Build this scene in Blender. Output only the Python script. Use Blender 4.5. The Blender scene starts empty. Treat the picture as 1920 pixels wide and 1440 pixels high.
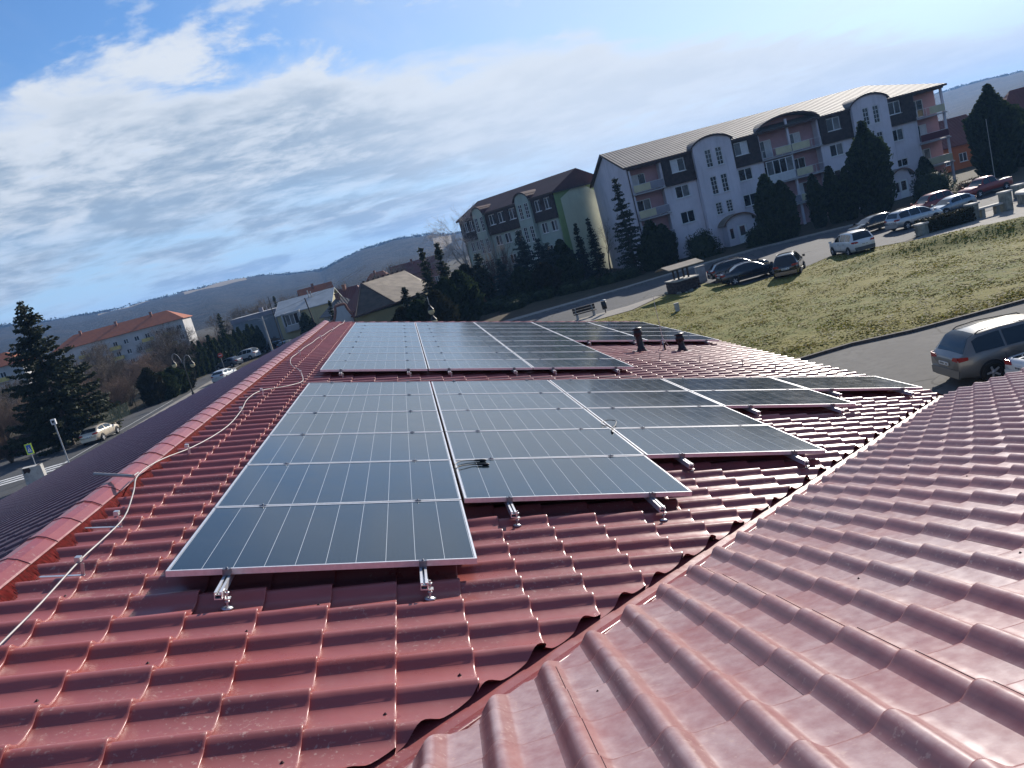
import bpy, bmesh, math, random
import numpy as np
from mathutils import Matrix, Vector
from math import sin, cos, pi, radians as R, sqrt, tan

S = bpy.context.scene
COL = S.collection

# ---------------------------------------------------------------- camera
CZ = 8.1
YAW, PIT, ROL = .095, .176, -.263
def _cam_axes():
    cy, sy, cp, sp = cos(YAW), sin(YAW), cos(PIT), sin(PIT)
    f = Vector((sy*cp, cy*cp, -sp)); r = Vector((cy, -sy, 0)); u = r.cross(f)
    r2 = cos(ROL)*r + sin(ROL)*u; u2 = -sin(ROL)*r + cos(ROL)*u
    return r2, u2, f
cr_, cu_, cf_ = _cam_axes()
cam_d = bpy.data.cameras.new('camera'); cam = bpy.data.objects.new('camera', cam_d); COL.objects.link(cam)
cam.matrix_world = Matrix(((cr_.x, cu_.x, -cf_.x, 0), (cr_.y, cu_.y, -cf_.y, 0), (cr_.z, cu_.z, -cf_.z, CZ), (0, 0, 0, 1)))
cam_d.sensor_width = 36; cam_d.lens = 36*1523.3/1920; cam_d.clip_start = .05; cam_d.clip_end = 9000
S.camera = cam

# ---------------------------------------------------------------- light
SUN_EL, SUN_AZ = R(24), R(40)
sd = Vector((sin(SUN_AZ)*cos(SUN_EL), cos(SUN_AZ)*cos(SUN_EL), sin(SUN_EL)))
sun_d = bpy.data.lights.new('sun', 'SUN'); sun = bpy.data.objects.new('sun', sun_d); COL.objects.link(sun)
sun.rotation_euler = sd.to_track_quat('Z', 'Y').to_euler(); sun.location = (60, 60, 60)
sun_d.energy = 5.0; sun_d.angle = R(.53); sun_d.color = (1, .93, .84)
VS = S.view_settings
VS.view_transform = 'Standard'; VS.look = 'None'; VS.gamma = 1; VS.exposure = 0.55; VS.use_curve_mapping = False
S.cycles.max_bounces = 5; S.cycles.diffuse_bounces = 2; S.cycles.glossy_bounces = 3; S.cycles.volume_bounces = 0
S.cycles.transparent_max_bounces = 6; S.cycles.transmission_bounces = 2
S.cycles.sample_clamp_indirect = 4; S.cycles.caustics_reflective = False; S.cycles.caustics_refractive = False

class NT:
    """small helper around a node tree"""
    def __init__(s, tree): s.t = tree; s.n = tree.nodes; s.l = tree.links
    def __call__(s, typ, ins=None, **kw):
        n = s.n.new(typ)
        for k, v in kw.items(): setattr(n, k, v)
        for k, v in (ins or {}).items():
            if isinstance(v, bpy.types.NodeSocket): s.l.new(v, n.inputs[k])
            else: n.inputs[k].default_value = v
        return n
    def m(s, op, a, b=0.0, c=0.0): return s('ShaderNodeMath', {0: a, 1: b, 2: c}, operation=op).outputs[0]
    def vm(s, op, a, b=(0, 0, 0)): return s('ShaderNodeVectorMath', {0: a, 1: b}, operation=op).outputs[0]
    def mix(s, f, a, b, bt='MIX'):
        n = s('ShaderNodeMix', data_type='RGBA', blend_type=bt)
        for i, v in ((0, f), (6, a), (7, b)):
            if isinstance(v, bpy.types.NodeSocket): s.l.new(v, n.inputs[i])
            else: n.inputs[i].default_value = (v if i == 0 else (*v, 1) if len(v) == 3 else v)
        return n.outputs[2]
    def ramp(s, f, a, b, lo=0.0, hi=1.0):
        n = s('ShaderNodeMapRange', {0: f, 1: a, 2: b, 3: lo, 4: hi}, interpolation_type='SMOOTHSTEP'); return n.outputs[0]
    def noise(s, vec, scale, detail=4.0, rough=.55, dist=0.0):
        return s('ShaderNodeTexNoise', {'Vector': vec, 'Scale': scale, 'Detail': detail, 'Roughness': rough, 'Distortion': dist}).outputs[0]

W = bpy.data.worlds.new('World'); S.world = W; W.use_nodes = True
w = NT(W.node_tree); w.n.clear()
sky = w('ShaderNodeTexSky', sky_type='NISHITA'); sky.sun_disc = False
sky.sun_elevation = SUN_EL; sky.sun_rotation = SUN_AZ; sky.altitude = 200; sky.air_density = 1.0; sky.dust_density = .5; sky.ozone_density = 3.5
SKY_STR = .088
tc = w('ShaderNodeTexCoord'); sp_ = w('ShaderNodeSeparateXYZ', {0: tc.outputs['Generated']})
zc = w.m('ADD', w.m('MAXIMUM', sp_.outputs[2], .0), .12)     # clouds have height: less foreshortening than a flat sheet
px = w.m('DIVIDE', sp_.outputs[0], zc); py = w.m('DIVIDE', sp_.outputs[1], zc)
pv = w('ShaderNodeCombineXYZ', {0: px, 1: py, 2: 0.0}).outputs[0]
# distance across the cloud bank (its front lies along y = .39 x + 2.95 on the cloud plane)
dd = w.m('SUBTRACT', py, w.m('MULTIPLY', px, .39))
n_big = w.noise(w.vm('ADD', pv, (3.1, 7.7, 0)), .95, 6, .55, .3)
n_mid = w.noise(w.vm('ADD', pv, (9.3, 2.2, 1)), 2.3, 8, .58, .35)
n_fin = w.noise(w.vm('ADD', pv, (1.3, 4.2, 2)), 6.5, 6, .6, .25)
dj = w.m('ADD', dd, w.m('MULTIPLY', w.m('SUBTRACT', n_mid, .5), 1.0))
bank = w.ramp(dj, 2.62, 2.98)
bank_end = w.ramp(dj, 3.9, 5.2)
base = w.m('ADD', w.m('MULTIPLY', n_big, .55), w.m('MULTIPLY', n_mid, .45))
base = w.m('ADD', base, w.m('MULTIPLY', w.m('SUBTRACT', n_fin, .5), .14))
front_thr = w.ramp(base, .49, .56)        # separate puffs in front of the bank
bank_thr = w.ramp(base, .22, .42)         # nearly closed bank
far_thr = w.ramp(base, .38, .60)          # broken streaks beyond it
high = w.ramp(sp_.outputs[2], .27, .38, 1.0, .12)    # few clouds overhead
cirrus = w.m('MULTIPLY', w.m('MULTIPLY', w.ramp(w.noise(w.vm('MULTIPLY', pv, (.9, .35, 1)), 1.3, 7, .6, .6), .46, .75), .4), high)
right_clear = w.m('MULTIPLY', w.ramp(px, .2, 1.2, 1.0, 0.0), high)
front = w.m('MULTIPLY', w.m('MULTIPLY', front_thr, right_clear), w.m('SUBTRACT', 1.0, bank))
in_bank = w.m('MULTIPLY', bank_thr, w.m('SUBTRACT', 1.0, bank_end))
mask = w.m('ADD', w.m('MULTIPLY', w.m('ADD', in_bank, w.m('MULTIPLY', far_thr, bank_end)), bank), front)
mask = w.m('MAXIMUM', mask, w.m('MULTIPLY', cirrus, w.m('SUBTRACT', 1.0, bank)))
mask = w.m('MULTIPLY', w.m('MINIMUM', mask, 1.0), w.m('MULTIPLY', w.ramp(sp_.outputs[2], .008, .045), .94))
# cloud colour: bright edges and tops, blue grey where deep
deep = w.m('MULTIPLY', w.ramp(dj, 2.8, 3.35), w.ramp(base, .34, .50))
deep = w.m('MULTIPLY', deep, w.ramp(w.m('ADD', w.m('MULTIPLY', n_mid, .65), w.m('MULTIPLY', n_fin, .35)), .38, .60, .25, 1.0))
sdot = w('ShaderNodeVectorMath', {0: tc.outputs['Generated'], 1: tuple(sd)}, operation='DOT_PRODUCT').outputs[1]
deep = w.m('MULTIPLY', deep, w.ramp(sdot, .68, .88, 1.0, .2))     # thinner, brighter towards the sun
ccol = w.mix(deep, (6.3, 6.6, 6.9), (2.65, 3.35, 4.15))
hz = w.ramp(sp_.outputs[2], .0, .16, .8, 0.0)
skyc = w.mix(hz, w.mix(1.0, sky.outputs[0], (.70, .92, 1.14), 'MULTIPLY'), (4.4, 5.9, 7.6))
veil = w.m('MULTIPLY', w.ramp(sdot, .66, .97), .55)   # thin high veil brightening towards the sun
skyc = w.mix(veil, skyc, (5.9, 6.3, 6.7))
fin = w.mix(mask, skyc, ccol)
bg = w('ShaderNodeBackground', {0: fin, 1: SKY_STR})
wo = w('ShaderNodeOutputWorld', {0: bg.outputs[0]})

# ---------------------------------------------------------------- helpers
def mk(name, col, rough=.6, spec=.4, metal=0.0, nscale=0.0, namt=.25, col2=None, bump=0.0, bscale=None, coat=0.0, emit=0.0, trans=0.0, obj=False, detail=4):
    """procedural material: base colour varied by noise over world position, optional bump"""
    m = bpy.data.materials.new(name); m.use_nodes = True; t = NT(m.node_tree); t.n.clear()
    b = t('ShaderNodeBsdfPrincipled', {'Roughness': rough, 'Specular IOR Level': spec, 'Metallic': metal, 'Coat Weight': coat, 'Transmission Weight': trans})
    if nscale or bump:
        v = t('ShaderNodeTexCoord').outputs['Object'] if obj else t('ShaderNodeNewGeometry').outputs['Position']
    if nscale:
        n = t.noise(v, nscale, detail, .6)
        c2 = col2 or tuple(c*(1-namt) for c in col)
        c1 = col if col2 else tuple(min(1, c*(1+namt)) for c in col)
        t.l.new(t.mix(t.ramp(n, .35, .65), c1, c2), b.inputs['Base Color'])
    else: b.inputs['Base Color'].default_value = (*col, 1)
    if bump:
        bn = t('ShaderNodeBump', {'Height': t.noise(v, bscale or nscale or 5, 3), 'Strength': bump, 'Distance': .05})
        t.l.new(bn.outputs[0], b.inputs['Normal'])
    if emit: b.inputs['Emission Color'].default_value = (*col, 1); b.inputs['Emission Strength'].default_value = emit
    t('ShaderNodeOutputMaterial', {0: b.outputs[0]})
    return m

def mesh_np(name, V, F, mats, smooth=False, mi=None):
    """fast mesh from arrays: V (n,3), F (m,k) with a constant k"""
    V = np.asarray(V, np.float32); F = np.asarray(F, np.int32); k = F.shape[1]
    me = bpy.data.meshes.new(name)
    me.vertices.add(len(V)); me.vertices.foreach_set('co', V.ravel())
    me.loops.add(F.size); me.loops.foreach_set('vertex_index', F.ravel())
    me.polygons.add(len(F)); me.polygons.foreach_set('loop_start', np.arange(len(F), dtype=np.int32)*k)
    me.polygons.foreach_set('loop_total', np.full(len(F), k, np.int32))
    me.polygons.foreach_set('use_smooth', np.full(len(F), smooth, bool))
    if mi is not None: me.polygons.foreach_set('material_index', np.asarray(mi, np.int32))
    for m in (mats if isinstance(mats, (list, tuple)) else [mats]): me.materials.append(m)
    me.update(calc_edges=True); me.validate()
    return me

class MB:
    """collects shapes and links them as ONE mesh object"""
    def __init__(s): s.v = []; s.f = []; s.mi = []; s.sm = []
    def add(s, vs, fs, mi=0, smooth=False):
        o = len(s.v); s.v += [tuple(v) for v in vs]
        for f in fs: s.f.append([o+i for i in f]); s.mi.append(mi); s.sm.append(smooth)
        return s
    def box(s, x0, x1, y0, y1, z0, z1, mi=0, M=None):
        vs = [Vector((x, y, z)) for z in (z0, z1) for y in (y0, y1) for x in (x0, x1)]
        if M is not None: vs = [M @ v for v in vs]
        return s.add(vs, [(0, 2, 3, 1), (4, 5, 7, 6), (0, 1, 5, 4), (2, 6, 7, 3), (0, 4, 6, 2), (1, 3, 7, 5)], mi)
    def beam(s, p, q, wd, h, mi=0, up=(0, 0, 1)):
        p, q = Vector(p), Vector(q); d = (q-p).normalized(); up = Vector(up)
        a = d.cross(up)
        a = (Vector((1, 0, 0)) if a.length < 1e-4 else a.normalized()); b = a.cross(d)
        vs = [c + a*sx*wd/2 + b*sz*h/2 for c in (p, q) for sz in (-1, 1) for sx in (-1, 1)]
        return s.add(vs, [(0, 1, 3, 2), (4, 6, 7, 5), (0, 4, 5, 1), (2, 3, 7, 6), (0, 2, 6, 4), (1, 5, 7, 3)], mi)
    def tube(s, pts, r, seg=6, mi=0, cap=True, smooth=True):
        pts = [Vector(p) for p in pts]; n = len(pts); rr = r if isinstance(r, (list, tuple)) else [r]*n
        vs = []; a = None
        for i, p in enumerate(pts):
            d = (pts[min(i+1, n-1)]-pts[max(i-1, 0)])
            d = d.normalized() if d.length > 1e-9 else Vector((0, 0, 1))
            if a is None: a = d.orthogonal().normalized()
            else:
                a = a - d*a.dot(d); a = a.normalized() if a.length > 1e-6 else d.orthogonal().normalized()
            b = d.cross(a)
            vs += [p + (a*cos(2*pi*k/seg)+b*sin(2*pi*k/seg))*rr[i] for k in range(seg)]
        fs = [(i*seg+k, i*seg+(k+1) % seg, (i+1)*seg+(k+1) % seg, (i+1)*seg+k) for i in range(n-1) for k in range(seg)]
        s.add(vs, fs, mi, smooth)
        if cap: s.add(vs[:seg], [tuple(range(seg))[::-1]], mi); s.add(vs[-seg:], [tuple(range(seg))], mi)
        return s
    def lathe(s, prof, seg=16, c=(0, 0, 0), mi=0, smooth=True, M=None):
        vs = [Vector((r*cos(2*pi*k/seg)+c[0], r*sin(2*pi*k/seg)+c[1], z+c[2])) for r, z in prof for k in range(seg)]
        if M is not None: vs = [M @ v for v in vs]
        n = len(prof)
        return s.add(vs, [(i*seg+k, i*seg+(k+1) % seg, (i+1)*seg+(k+1) % seg, (i+1)*seg+k) for i in range(n-1) for k in range(seg)], mi, smooth)
    def prism(s, poly, vec, mi=0, smooth=False):
        """polygon (3D points) pushed along vec"""
        vec = Vector(vec); a = [Vector(p) for p in poly]; n = len(a)
        s.add(a + [p+vec for p in a], [tuple(range(n))[::-1], tuple(range(n, 2*n))], mi)
        return s.add(a + [p+vec for p in a], [(i, (i+1) % n, n+(i+1) % n, n+i) for i in range(n)], mi, smooth)
    def quad(s, *ps, mi=0): return s.add(ps, [tuple(range(len(ps)))], mi)
    def mesh(s, name, mats):
        me = bpy.data.meshes.new(name); me.from_pydata(s.v, [], s.f)
        for m in (mats if isinstance(mats, (list, tuple)) else [mats]): me.materials.append(m)
        me.polygons.foreach_set('material_index', s.mi); me.polygons.foreach_set('use_smooth', s.sm); me.update()
        return me
    def obj(s, name, mats, parent=None, M=None): return link(name, s.mesh(name, mats), parent, M)

def link(name, me, parent=None, M=None, label=None):
    o = bpy.data.objects.new(name, me); COL.objects.link(o)
    if parent is not None: o.parent = parent
    if M is not None: o.matrix_basis = M
    if label: o['label'] = label
    return o
def tag(o, label, cat, group=None):
    o['label'] = label; o['category'] = cat
    if group: o['group'] = group
    return o
def thing(name, label, cat, loc=(0, 0, 0), rz=0.0, group=None, sc=1.0):
    o = bpy.data.objects.new(name, None); COL.objects.link(o); o.empty_display_size = .3
    o.location = loc; o.rotation_euler = (0, 0, rz); o.scale = (sc, sc, sc) if not isinstance(sc, tuple) else sc
    return tag(o, label, cat, group)
def struct(o, kind='structure'): o['kind'] = kind; return o
def copy_tree(o, parent=None):
    c = o.copy(); COL.objects.link(c)
    if parent is not None: c.parent = parent
    for ch in list(o.children): copy_tree(ch, c)
    return c
def MX(x, y, z, o):
    """matrix with columns x,y,z,o"""
    return Matrix(((x[0], y[0], z[0], o[0]), (x[1], y[1], z[1], o[1]), (x[2], y[2], z[2], o[2]), (0, 0, 0, 1)))
T = Matrix.Translation
def RZ(a): return Matrix.Rotation(a, 4, 'Z')

# ---------------------------------------------------------------- materials
def roof_mat(name, base, dusty, wetk=0.0, coat=0.0, dust=(.30, .215, .20)):
    m = bpy.data.materials.new(name); m.use_nodes = True; t = NT(m.node_tree); t.n.clear()
    geo = t('ShaderNodeNewGeometry'); pos = geo.outputs['Position']
    nz = t('ShaderNodeSeparateXYZ', {0: geo.outputs['Normal']}).outputs[2]; settle_shade = t.ramp(nz, .82, .955, .2, 1.0)   # dust in the flat pans; steep ribs coloured darker for their shaded sides
    n1 = t.noise(pos, 1.3, 5, .6); n2 = t.noise(pos, 14, 5, .65); n3 = t.noise(pos, 45, 3, .6)
    c = t.mix(t.ramp(n1, .3, .7), base, tuple(x*.78 for x in base))
    c = t.mix(t.m('MULTIPLY', t.ramp(t.m('ADD', t.m('MULTIPLY', n2, .45), t.m('MULTIPLY', n1, .55)), .25, .85), t.m('MULTIPLY', settle_shade, dusty)), c, dust)
    # dried drip marks and scuffs in patches
    patch = t.m('MULTIPLY', t.ramp(n1, .46, .60), t.ramp(n3, .57, .70))
    c = t.mix(t.m('MULTIPLY', patch, .6), c, (.45, .30, .26))
    # smooth cleaner patches where water has run, duller elsewhere
    wet = t.m('MULTIPLY', t.ramp(t.noise(t.vm('MULTIPLY', pos, (.6, 1.6, .6)), 1.1, 3, .5), .56, .66), wetk)
    c = t.mix(wet, c, (.30, .050, .030))
    rg = t.m('ADD', t.m('SUBTRACT', .24, t.m('MULTIPLY', wet, .12)), t.m('MULTIPLY', n2, .16))
    bn = t('ShaderNodeBump', {'Height': t.noise(pos, 5.5, 2, .5), 'Strength': .22, 'Distance': .02})
    b = t('ShaderNodeBsdfPrincipled', {'Base Color': c, 'Roughness': rg, 'Specular IOR Level': .45, 'Normal': bn.outputs[0], 'Coat Weight': coat, 'Coat Roughness': .20, 'Coat IOR': 1.6})
    t('ShaderNodeOutputMaterial', {0: b.outputs[0]})
    return m
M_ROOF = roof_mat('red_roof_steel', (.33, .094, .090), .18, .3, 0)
M_ROOFB = roof_mat('red_roof_steel_dust_sheen', (.26, .085, .082), 1.0, 0, 0, (.50, .375, .37))  # pale dust colour also carries the sky sheen of this slope
M_ROOFC = roof_mat('red_roof_steel_dimmed', (.11, .030, .034), .06)  # same red steel, darkened and purpled to paint dim grazing light
M_RIDGE = roof_mat('red_ridge_steel', (.27, .062, .065), .12)
M_COMB = mk('red_ridge_comb', (.11, .006, .006), .85, spec=.1, nscale=40, namt=.4)
M_DECK = mk('dark_roof_deck', (.03, .018, .015), .8, nscale=3)
M_ALU = mk('brushed_aluminium', (.66, .66, .68), .38, metal=.55, nscale=30, namt=.06)
M_STEEL = mk('galvanised_steel', (.55, .56, .57), .42, metal=.9, nscale=9, namt=.12)
M_WIRE = mk('grey_aluminium_wire', (.34, .32, .31), .6, metal=.3, nscale=8, namt=.1)
M_BLACK = mk('black_plastic', (.012, .012, .014), .42, nscale=8, namt=.2)
M_BOLT = mk('dark_clamp_metal', (.16, .17, .20), .35, metal=.8)
M_SCREW = mk('painted_screw', (.05, .012, .012), .5)
M_PLASTER = mk('white_plaster', (.62, .60, .56), .85, nscale=2, namt=.08, bump=.1, bscale=30)

def panel_mat():
    m = bpy.data.materials.new('solar_cell_glass'); m.use_nodes = True; t = NT(m.node_tree); t.n.clear()
    s = t('ShaderNodeSeparateXYZ', {0: t('ShaderNodeTexCoord').outputs['Object']})
    L, Wd = 1.70, 1.17
    def lines(ax, n, size, width):
        f = t.m('FRACT', t.m('ADD', t.m('MULTIPLY', s.outputs[ax], n/size), 100.0))
        d = t.m('MULTIPLY', t.m('MINIMUM', f, t.m('SUBTRACT', 1.0, f)), size/n)
        return t.ramp(d, width, width*.55, 0.0, 1.0)
    big = lines(0, 10, L, .0019)
    fine = t.m('MULTIPLY', lines(1, 12, Wd, .0010), .07)
    bus = t.m('MULTIPLY', lines(0, 60, L, .0009), .04)
    k = t.m('MINIMUM', t.m('ADD', t.m('ADD', big, fine), bus), 1.0)
    pos = t('ShaderNodeNewGeometry').outputs['Position']
    n = t.noise(pos, .9, 4, .6)
    base = t.mix(t.ramp(n, .3, .7), (.004, .012, .016), (.007, .016, .021))
    dust = t.noise(pos, 6, 5, .65)
    base = t.mix(t.m('MULTIPLY', t.ramp(dust, .42, .75), .015), base, (.4, .38, .34))
    c = t.mix(k, base, (.46, .48, .50))
    rg = t.m('ADD', .06, t.m('MULTIPLY', dust, .15))
    b = t('ShaderNodeBsdfPrincipled', {'Base Color': c, 'Roughness': rg, 'IOR': 1.68, 'Specular IOR Level': .5})
    t('ShaderNodeOutputMaterial', {0: b.outputs[0]})
    return m
M_CELL = panel_mat()
# ================================================================ the roof we stand on
TH = .269
P0 = Vector((-1.704, 4.53, CZ-1.284)); UA = Vector((cos(TH), 0, -sin(TH))); VA = Vector((0, 1, 0)); NA = Vector((sin(TH), 0, cos(TH)))
PAN = -.165
def A(a, b, h=0.0): return P0 + UA*a + VA*b + NA*h
BE = math.atan(.2646)
UB = Vector((0, cos(BE), -sin(BE))); VB = Vector((-1, 0, 0)); NB = Vector((0, sin(BE), cos(BE)))
OB = Vector((0, .55, CZ-.99-.2646*.55-.035))
def B(u, x, h=0.0): return OB + UB*u + Vector((x, 0, 0)) + NB*h
GA = math.atan(.2396)
UC = Vector((-cos(GA), 0, -sin(GA))); VC = Vector((0, -1, 0)); NC = Vector((-sin(GA), 0, cos(GA)))
RIDGE = A(-1.018, 0, PAN); RX, RZ_ = RIDGE.x, RIDGE.z
def Cc(u, y, h=0.0): return Vector((RX, y, RZ_)) + UC*u + NC*h
YEND = 26.2
VK = .9604
def vs_(p): return (-(p.x+.58) + (p.y-2.78)*VK)/sqrt(1+VK*VK)
VN = Vector((-1, VK, 0)).normalized(); VP0 = Vector((-.58, 2.78, 0))

SP, PI_ = .36, .2875      # step along the slope, pitch of the ribs
HALL = thing('tiled_roof_hall', 'low hall roofed in wine red steel tile sheets carrying the solar panels', 'building', (0, 0, 0))
slopes = {}
def slope_part(name, poly, label):
    mb = MB(); mb.prism(poly, (0, 0, -.05)); o = mb.obj('roof_slope', M_DECK, HALL); o['label'] = label; slopes[name] = o; return o
vr = lambda s, e: None
def valley_pt(x): return Vector((x, 2.78+(x+.58)/VK, 0))
def onplane(p, o, n, h): # lift plan point onto plane
    z = o.z - ((p.x-o.x)*n.x + (p.y-o.y)*n.y)/n.z
    return Vector((p.x, p.y, z)) + n*h
XE = A(9.19, 0, PAN).x
HD = -.012
polyA = [onplane(Vector((x, y, 0)), A(0, 0, PAN), NA, HD) for x, y in ((RX, valley_pt(RX).y), (XE, valley_pt(XE).y), (XE, YEND), (RX, YEND))]
slope_part('A', polyA, 'east slope of wine red steel tiles under the panels')
polyB = [onplane(Vector((x, y, 0)), OB, NB, HD) for x, y in ((valley_pt(RX).x, .55), (16, .55), (16, valley_pt(XE).y), (XE, valley_pt(XE).y))]
slope_part('B', polyB, 'near slope of dusty red steel tiles, sky sheen in their colour, falling to the valley')
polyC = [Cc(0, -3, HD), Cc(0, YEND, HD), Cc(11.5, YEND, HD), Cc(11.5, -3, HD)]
slope_part('C', polyC, 'west slope beyond the ridge in red tiles darkened in colour for dim light')

RIB, RW_, SAG = .047, .168, .0055
SPB, PIB = .372, .26      # the near slope's own pitch
def prof_z(v, pitch):
    """height across one tile: slightly hollow pan, then the rib"""
    near = pitch < .27; rw = .142 if near else RW_
    w0 = pitch-rw
    if v <= w0: return -(.0015 if near else SAG)*(1-(2*v/w0-1)**2)
    t = (v-w0)/rw; return (.040 if near else RIB)*(0.5-.5*cos(2*pi*t))**(.80 if near else .85)
def tile_arr(nr, us, dent=None, pitch=PI_):
    """one pressed tile: rows across (pan then rib) by loops along the slope; returns V,F"""
    rw = .142 if pitch < .27 else RW_; w0 = pitch-rw
    rows = [(w0*k/4, prof_z(w0*k/4, pitch)) for k in range(4)] + [(w0+rw*i/nr, prof_z(w0+rw*i/nr, pitch)) for i in range(0, nr+1)]
    V = []; n = len(rows)
    for (u, d, lip) in us:
        for (v, z) in rows:
            zz = z + d
            if dent: zz -= dent[3]*math.exp(-((u-dent[0])/dent[2])**2-((v-dent[1])/(dent[2]*.8))**2)
            V.append((u, v, zz))
    F = [(j*n+i, (j+1)*n+i, (j+1)*n+i+1, j*n+i+1) for j in range(len(us)-1) for i in range(n-1)]
    return np.array(V), np.array(F)
D_ = .021
def us_hi(S_): return [(-.012, -.001, 0), (S_*.5, D_*.52, 0), (S_-.012, D_, 0), (S_-.004, D_, 0), (S_-.0005, D_-.003, 0), (S_-.007, -.002, 1)]
US_HI = us_hi(SP)
tv, tf = tile_arr(10, US_HI); tvB, tfB = tile_arr(10, us_hi(SPB), None, PIB)
ME_T = {}
def tile_mesh(key, mat, dent=None):
    v, f = tile_arr(10, us_hi(SPB) if key[0] == 'B' else US_HI, dent, PIB if key[0] == 'B' else PI_); ME_T[key] = mesh_np('roof_tile', v, f, mat, True); return ME_T[key]
dents = [(.15, .18, .045, .020), (.27, .20, .032, .018), (.2, .07, .06, .007)]
for nm, mt in (('A', M_ROOF), ('B', M_ROOFB)):
    tile_mesh(nm, mt)
    for i, d in enumerate(dents): tile_mesh(nm+str(i), mt, d)
tlo_v, tlo_f = tile_arr(6, [(0, 0, 0), (SP-.004, D_, 0), (SP-.004, D_, 0), (SP+.002, -.001, 1)])
nr_ = len(tlo_v)//4
tlo_f = np.array([f for f in tlo_f if not nr_ <= f[0] < 2*nr_])   # the step is a crease: its loops are not joined
camp = Vector((0, 0, CZ))
def pixel(p):
    q = p-camp; d = q.dot(cf_)
    if d < .2: return None
    return 960+1523.3*q.dot(cr_)/d, 720-1523.3*q.dot(cu_)/d, d
def place_tiles(nm, nrow, cols, frame, sign, mat, keep_s, n_obj=300, SP=SP, PI_=PI_, tv=tv, tf=tf):
    """frame(i,j) -> (origin,u,v,n) of the tile; tiles crossing the valley are cut"""
    full = []; cut = []
    for j in range(nrow):
        for i in cols:
            o, u, v, n = frame(i, j)
            sv = [sign*vs_(o+u*x+v*y) for x in (0, SP) for y in (0, PI_)]
            if max(sv) < keep_s: continue
            (cut if min(sv) < keep_s else full).append((o, u, v, n))
    rank = []
    for k, (o, u, v, n) in enumerate(full):
        c = o+u*SP/2+v*PI_/2; p = pixel(c)
        if p is None or not (-60 < p[0] < 1980 and -20 < p[1] < 1520): rank.append((1e6+(c-camp).length, k)); continue
        area = abs((c-camp).normalized().dot(n))/(p[2]**2)
        hid = nm == 'A' and any(r[0]-.1 < (c-P0).dot(UA) < r[1]+.02 and r[2] < (c-P0).dot(VA) < r[3] for r in COVER)
        rank.append(((1/area)*(50 if hid else 1), k))
    rank.sort()
    rng = random.Random(5)
    chosen = rank[:n_obj-1] if nm != 'A' else rank[:n_obj-1]
    for _, k in chosen:
        o, u, v, n = full[k]
        key = nm + (str(rng.randrange(3)) if rng.random() < .075 else '')
        link('roof_tile', ME_T[key], slopes[nm], MX(u, v, n, o + n*rng.uniform(-.0008, .0008)))
    rest = [full[k] for _, k in rank[n_obj-1:]]
    bm = bmesh.new()
    for (o, u, v, n) in cut:
        M = MX(u, v, n, o)
        vs = [bm.verts.new(M @ Vector(p)) for p in tv]
        for f in tf:
            fc = bm.faces.new([vs[i] for i in f]); fc.smooth = True
    g = bm.verts[:]+bm.edges[:]+bm.faces[:]
    bmesh.ops.bisect_plane(bm, geom=g, plane_co=VP0+VN*sign*keep_s, plane_no=VN*sign, clear_inner=True)
    me = bpy.data.meshes.new('cut_tile_edge'); bm.to_mesh(me); bm.free(); me.materials.append(mat)
    oc = link('cut_tile_edge', me, slopes[nm]); oc['kind'] = 'stuff'
    hi = [r for r in rest if (r[0]-camp).length < 16]; lo = [r for r in rest if (r[0]-camp).length >= 16]
    for part, (v0, f0) in ((hi, (tv, tf)), (lo, (tlo_v, tlo_f))):
        if not part: continue
        Ms = np.array([[list(u), list(v), list(n)] for _, u, v, n in part]); Os = np.array([list(o) for o, *_ in part])
        V = np.einsum('pk,tkj->tpj', v0, Ms) + Os[:, None, :]
        F = f0[None] + (np.arange(len(part))*len(v0))[:, None, None]
        o = link('roof_tile_field', mesh_np('roof_tile_field', V.reshape(-1, 3), F.reshape(-1, f0.shape[1]), mat, True), slopes[nm]); o['kind'] = 'stuff'

# panel arrays: (columns of (a offset), first row of each column, rows, b of array start)
CW, RW = 1.76, 1.229
ARR = [dict(a=[0, 1.76, 3.52, 5.28, 7.04], r0=[0, 1, 2, 4, 5], n=6, b=0.0, nm='near'),
       dict(a=[.02, 1.78, 3.533, 5.293, 7.053], r0=[0, 0, 0, 4, 4], n=9, b=8.856, nm='far')]
COVER = []
for ar in ARR:
    for c in range(5): COVER.append((ar['a'][c], ar['a'][c]+1.74, ar['b']+ar['r0'][c]*RW, ar['b']+ar['n']*RW))

b0 = .23-.2+.5*0
place_tiles('A', 28, range(-16, 76), lambda i, j: (A(-.89+SP*j, .03+PI_*i, PAN), UA, VA, NA), 1, M_ROOF, .06)
XB0 = 1.44+.189
def fB(i, j): return B(-.154+SPB*j, XB0-PIB*i, 0), UB, VB, NB
place_tiles('B', 29, range(-56, 20), fB, -1, M_ROOFB, .09, SP=SPB, PI_=PIB, tv=tvB, tf=tfB)
# west slope seen at a grazing angle: the tiles read as fine lines
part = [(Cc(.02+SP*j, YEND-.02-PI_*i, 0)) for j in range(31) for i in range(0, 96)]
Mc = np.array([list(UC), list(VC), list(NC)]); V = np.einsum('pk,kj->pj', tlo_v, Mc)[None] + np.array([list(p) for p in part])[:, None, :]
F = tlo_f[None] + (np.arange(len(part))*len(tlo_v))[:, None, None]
o = link('roof_tile_field', mesh_np('roof_tile_field', V.reshape(-1, 3), F.reshape(-1, 4), M_ROOFC, True), slopes['C']); o['kind'] = 'stuff'

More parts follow.
